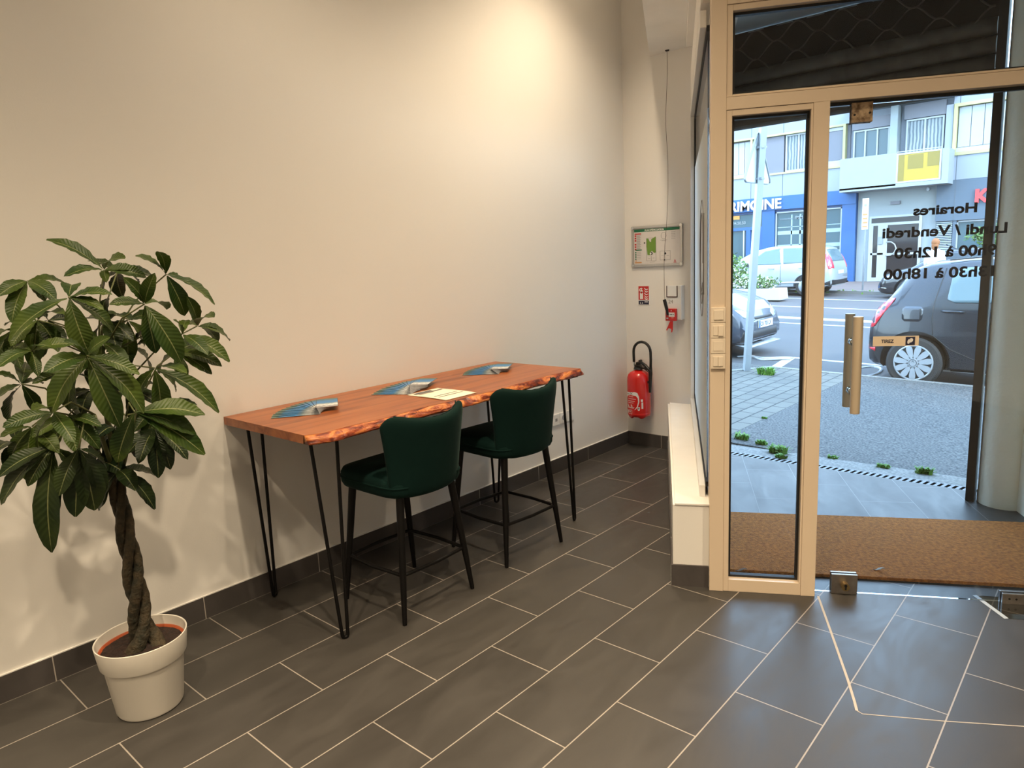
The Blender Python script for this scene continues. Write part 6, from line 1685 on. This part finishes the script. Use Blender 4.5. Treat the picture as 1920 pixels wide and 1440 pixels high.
MB().box(-5.27, -5.07, 0.15, 0.18, 0.1, 1.02).box(-5.27, -5.07, 0.15, 0.18, 1.10, 2.2).box(-4.72, -3.60, 0.15, 0.18, 0.12, 1.0).box(-4.72, -3.60, 0.15, 0.18, 1.08, 2.2).box(-5.34, -3.60, 0.15, 0.18, 2.3, 2.5).build('door_glass', mat('dark door glass', (0.030, 0.026, 0.026), 0.1, spec=0.3), en)
q = MB(); q.tube([(-4.74, 0.10, 0.98), (-4.55, 0.06, 0.99), (-4.42, 0.05, 1.10), (-4.36, 0.05, 1.26), (-4.42, 0.05, 1.42), (-4.55, 0.06, 1.52), (-4.74, 0.10, 1.53)], 0.025, 8); q.build('door_handle', 'whiteframe', en, smooth=True)
MB().box(-5.05, -4.88, 0.08, 0.12, 1.45, 1.75).build('intercom', 'galv', bd)
MB().box(-4.66, -4.32, 0.10, 0.20, 3.00, 3.13).build('wall_lamp', 'greypanel', bd)
MB().cyl((-3.35, 0.20, 3.48), (-3.35, 0.08, 3.48), 0.06, seg=16).build('camera_dome', 'galv', bd, smooth='auto')

# ---- blue shop at the left
bs = thing('shop_front', 'bright blue shop front with white letters behind the silver car', 'shop front', (0, FY, 0))
MB().box(-20, -5.92, -0.06, 0.35, 3.15, 3.73).build('fascia', 'shopblue', bs)
MB().box(-9.86, -9.30, -0.02, 0.34, -0.5, 3.15).box(-6.46, -5.92, -0.02, 0.34, -0.5, 3.15).box(-20, -13.0, -0.02, 0.34, -0.5, 3.15).box(-9.30, -6.46, -0.02, 0.34, -0.5, 0.55).build('pilaster', 'shopblue', bs)
MB().box(-20, -5.93, 0.05, 0.30, 3.05, 3.149).build('window_head', mat('dark blue head', (0.015, 0.04, 0.12), 0.5), bs)
def shop_window(x0, x1, z0, z1, parent):
    f = MB().box(x0, x1, 0.05, 0.12, z0, z0 + 0.05).box(x0, x1, 0.05, 0.12, z1 - 0.05, z1).box(x0, x0 + 0.05, 0.05, 0.12, z0, z1).box(x1 - 0.05, x1, 0.05, 0.12, z0, z1).build('shop_window', 'whiteframe', parent)
    MB().box(x0 + 0.04, x1 - 0.04, 0.13, 0.15, z0 + 0.03, z1 - 0.03).build('window_pane', 'darkglass', f)
    return f
f = shop_window(-9.28, -6.48, 0.56, 3.05, bs)
q = MB()
for z_ in (2.36, 2.05, 1.45, 1.15): q.box(-9.2, -6.55, 0.12, 0.128, z_, z_ + (0.03 if z_ > 2.2 else 0.16))
q.box(-8.62, -8.56, 0.12, 0.128, 1.2, 2.9).box(-8.25, -8.18, 0.12, 0.128, 1.2, 2.9)
q.build('blind_slats', mat('pale blind', (0.30, 0.37, 0.40), 0.6), f)
text('window_lettering', 'IMMO', 0.19, 'whitewall', f, (-8.45, 0.11, 2.70), (PI / 2, 0, 0), extrude=0.004, bold=0.003, shear=0.1)
text('window_lettering', 'transaction', 0.12, mat('grey window lettering', (0.25, 0.30, 0.33), 0.6), f, (-9.10, 0.11, 2.70), (PI / 2, 0, 0), extrude=0.004)
MB().box(-13.0, -9.86, 0.12, 0.15, 2.45, 3.05).build('door_transom', 'darkglass', bs)
dd = MB().box(-13.0, -9.86, 0.02, 0.12, 2.34, 2.47).box(-10.62, -10.42, 0.02, 0.12, -0.05, 2.34).box(-10.10, -9.86, 0.02, 0.12, -0.05, 2.34).box(-12.6, -12.3, 0.02, 0.12, -0.05, 2.34).build('shop_door', mat('blue door frame', (0.025, 0.09, 0.33), 0.45), bs)
MB().box(-12.3, -10.62, 0.13, 0.15, 0, 2.34).box(-10.42, -10.10, 0.13, 0.15, 0, 2.34).build('door_glass', 'darkglass', dd)
MB().tube([(-10.72, 0.0, 0.5), (-10.72, 0.0, 2.34)], 0.03, 8).build('door_bar', 'whiteframe', dd, smooth=True)
text('phone_lettering', '83.84.50.50', 0.185, 'whitewall', bs, (-11.52, 0.10, 2.63), (PI / 2, 0, 0), extrude=0.003, bold=0.002, sx=0.98)
MB().box(-11.9, -10.97, 0.09, 0.11, 2.86, 3.02).build('orange_sticker', mat('orange sticker', (0.75, 0.28, 0.05), 0.5), bs)
t_ = text('fascia_lettering', 'PATRIMOINE', 0.62, mat('white sign letters', (0.80, 0.81, 0.80), 0.5), bs, (-8.97, -0.12, 3.215), (PI / 2, 0, 0), extrude=0.03, bold=0.014, align='RIGHT')
bpy.context.view_layer.update()
t_.data.size = 0.62 * 0.44 / (0.62 * 0.729)
bpy.context.view_layer.update()
# four letters O,I,N,E and R,I,M seen: RIMOINE spans 2.6 m
LETTER_SX = 1.0
t_.scale.x = LETTER_SX

# ---- slate grey shop at the right with red letter
gs = thing('shop_front', 'slate grey shop front with a red letter sign behind the black hatchback', 'shop front', (0, FY, 0))
MB().box(-3.02, 12, -0.04, 0.35, 2.22, 3.72).build('fascia', 'slate', gs)
q = MB(); q.box(-2.42, -2.40, -0.043, -0.04, 2.22, 3.72).box(-0.6, -0.58, -0.043, -0.04, 2.22, 3.72); q.build('fascia_seam', 'seam', gs)
text('red_sign_lettering', 'K', 0.66, mat('red sign letters', (0.80, 0.05, 0.05), 0.4), gs, (-1.76, -0.09, 2.84), (PI / 2, 0, 0), extrude=0.03, bold=0.03)
MB().box(-3.02, 12, 0.0, 0.34, -0.5, 0.45).build('plinth', 'slate', gs)
q = MB()
for k in range(26): q.box(-2.98, -2.44, 0.02, 0.10, 0.50 + 0.066 * k, 0.535 + 0.066 * k)
q.build('louvre_panel', mat('pale louvre blades', (0.35, 0.40, 0.45), 0.5), gs)
MB().box(-3.0, -2.42, 0.12, 0.2, 0.45, 2.22).build('louvre_backing', 'seam', gs)
shop_window(-2.30, 1.8, 0.50, 2.20, gs)
MB().box(-2.42, -2.30, 0.0, 0.14, 0.45, 2.22).box(1.8, 12, 0.0, 0.3, 0.45, 2.22).build('pilaster', 'slate', gs)

# ---------------------------------------------------------------- the other houses of the near row, behind the camera, are left out
bpy.context.view_layer.update()
dg = bpy.context.evaluated_depsgraph_get()
for o in [x for x in bpy.data.objects if x.type == 'FONT']:
    me = bpy.data.meshes.new_from_object(o.evaluated_get(dg))
    n_ = bpy.data.objects.new('tmp', me); COL.objects.link(n_)
    n_.parent = o.parent; n_.location = o.location.copy(); n_.rotation_euler = o.rotation_euler.copy(); n_.scale = o.scale.copy()
    nm = o.name
    bpy.data.objects.remove(o)
    n_.name = nm
SC.frame_set(1)
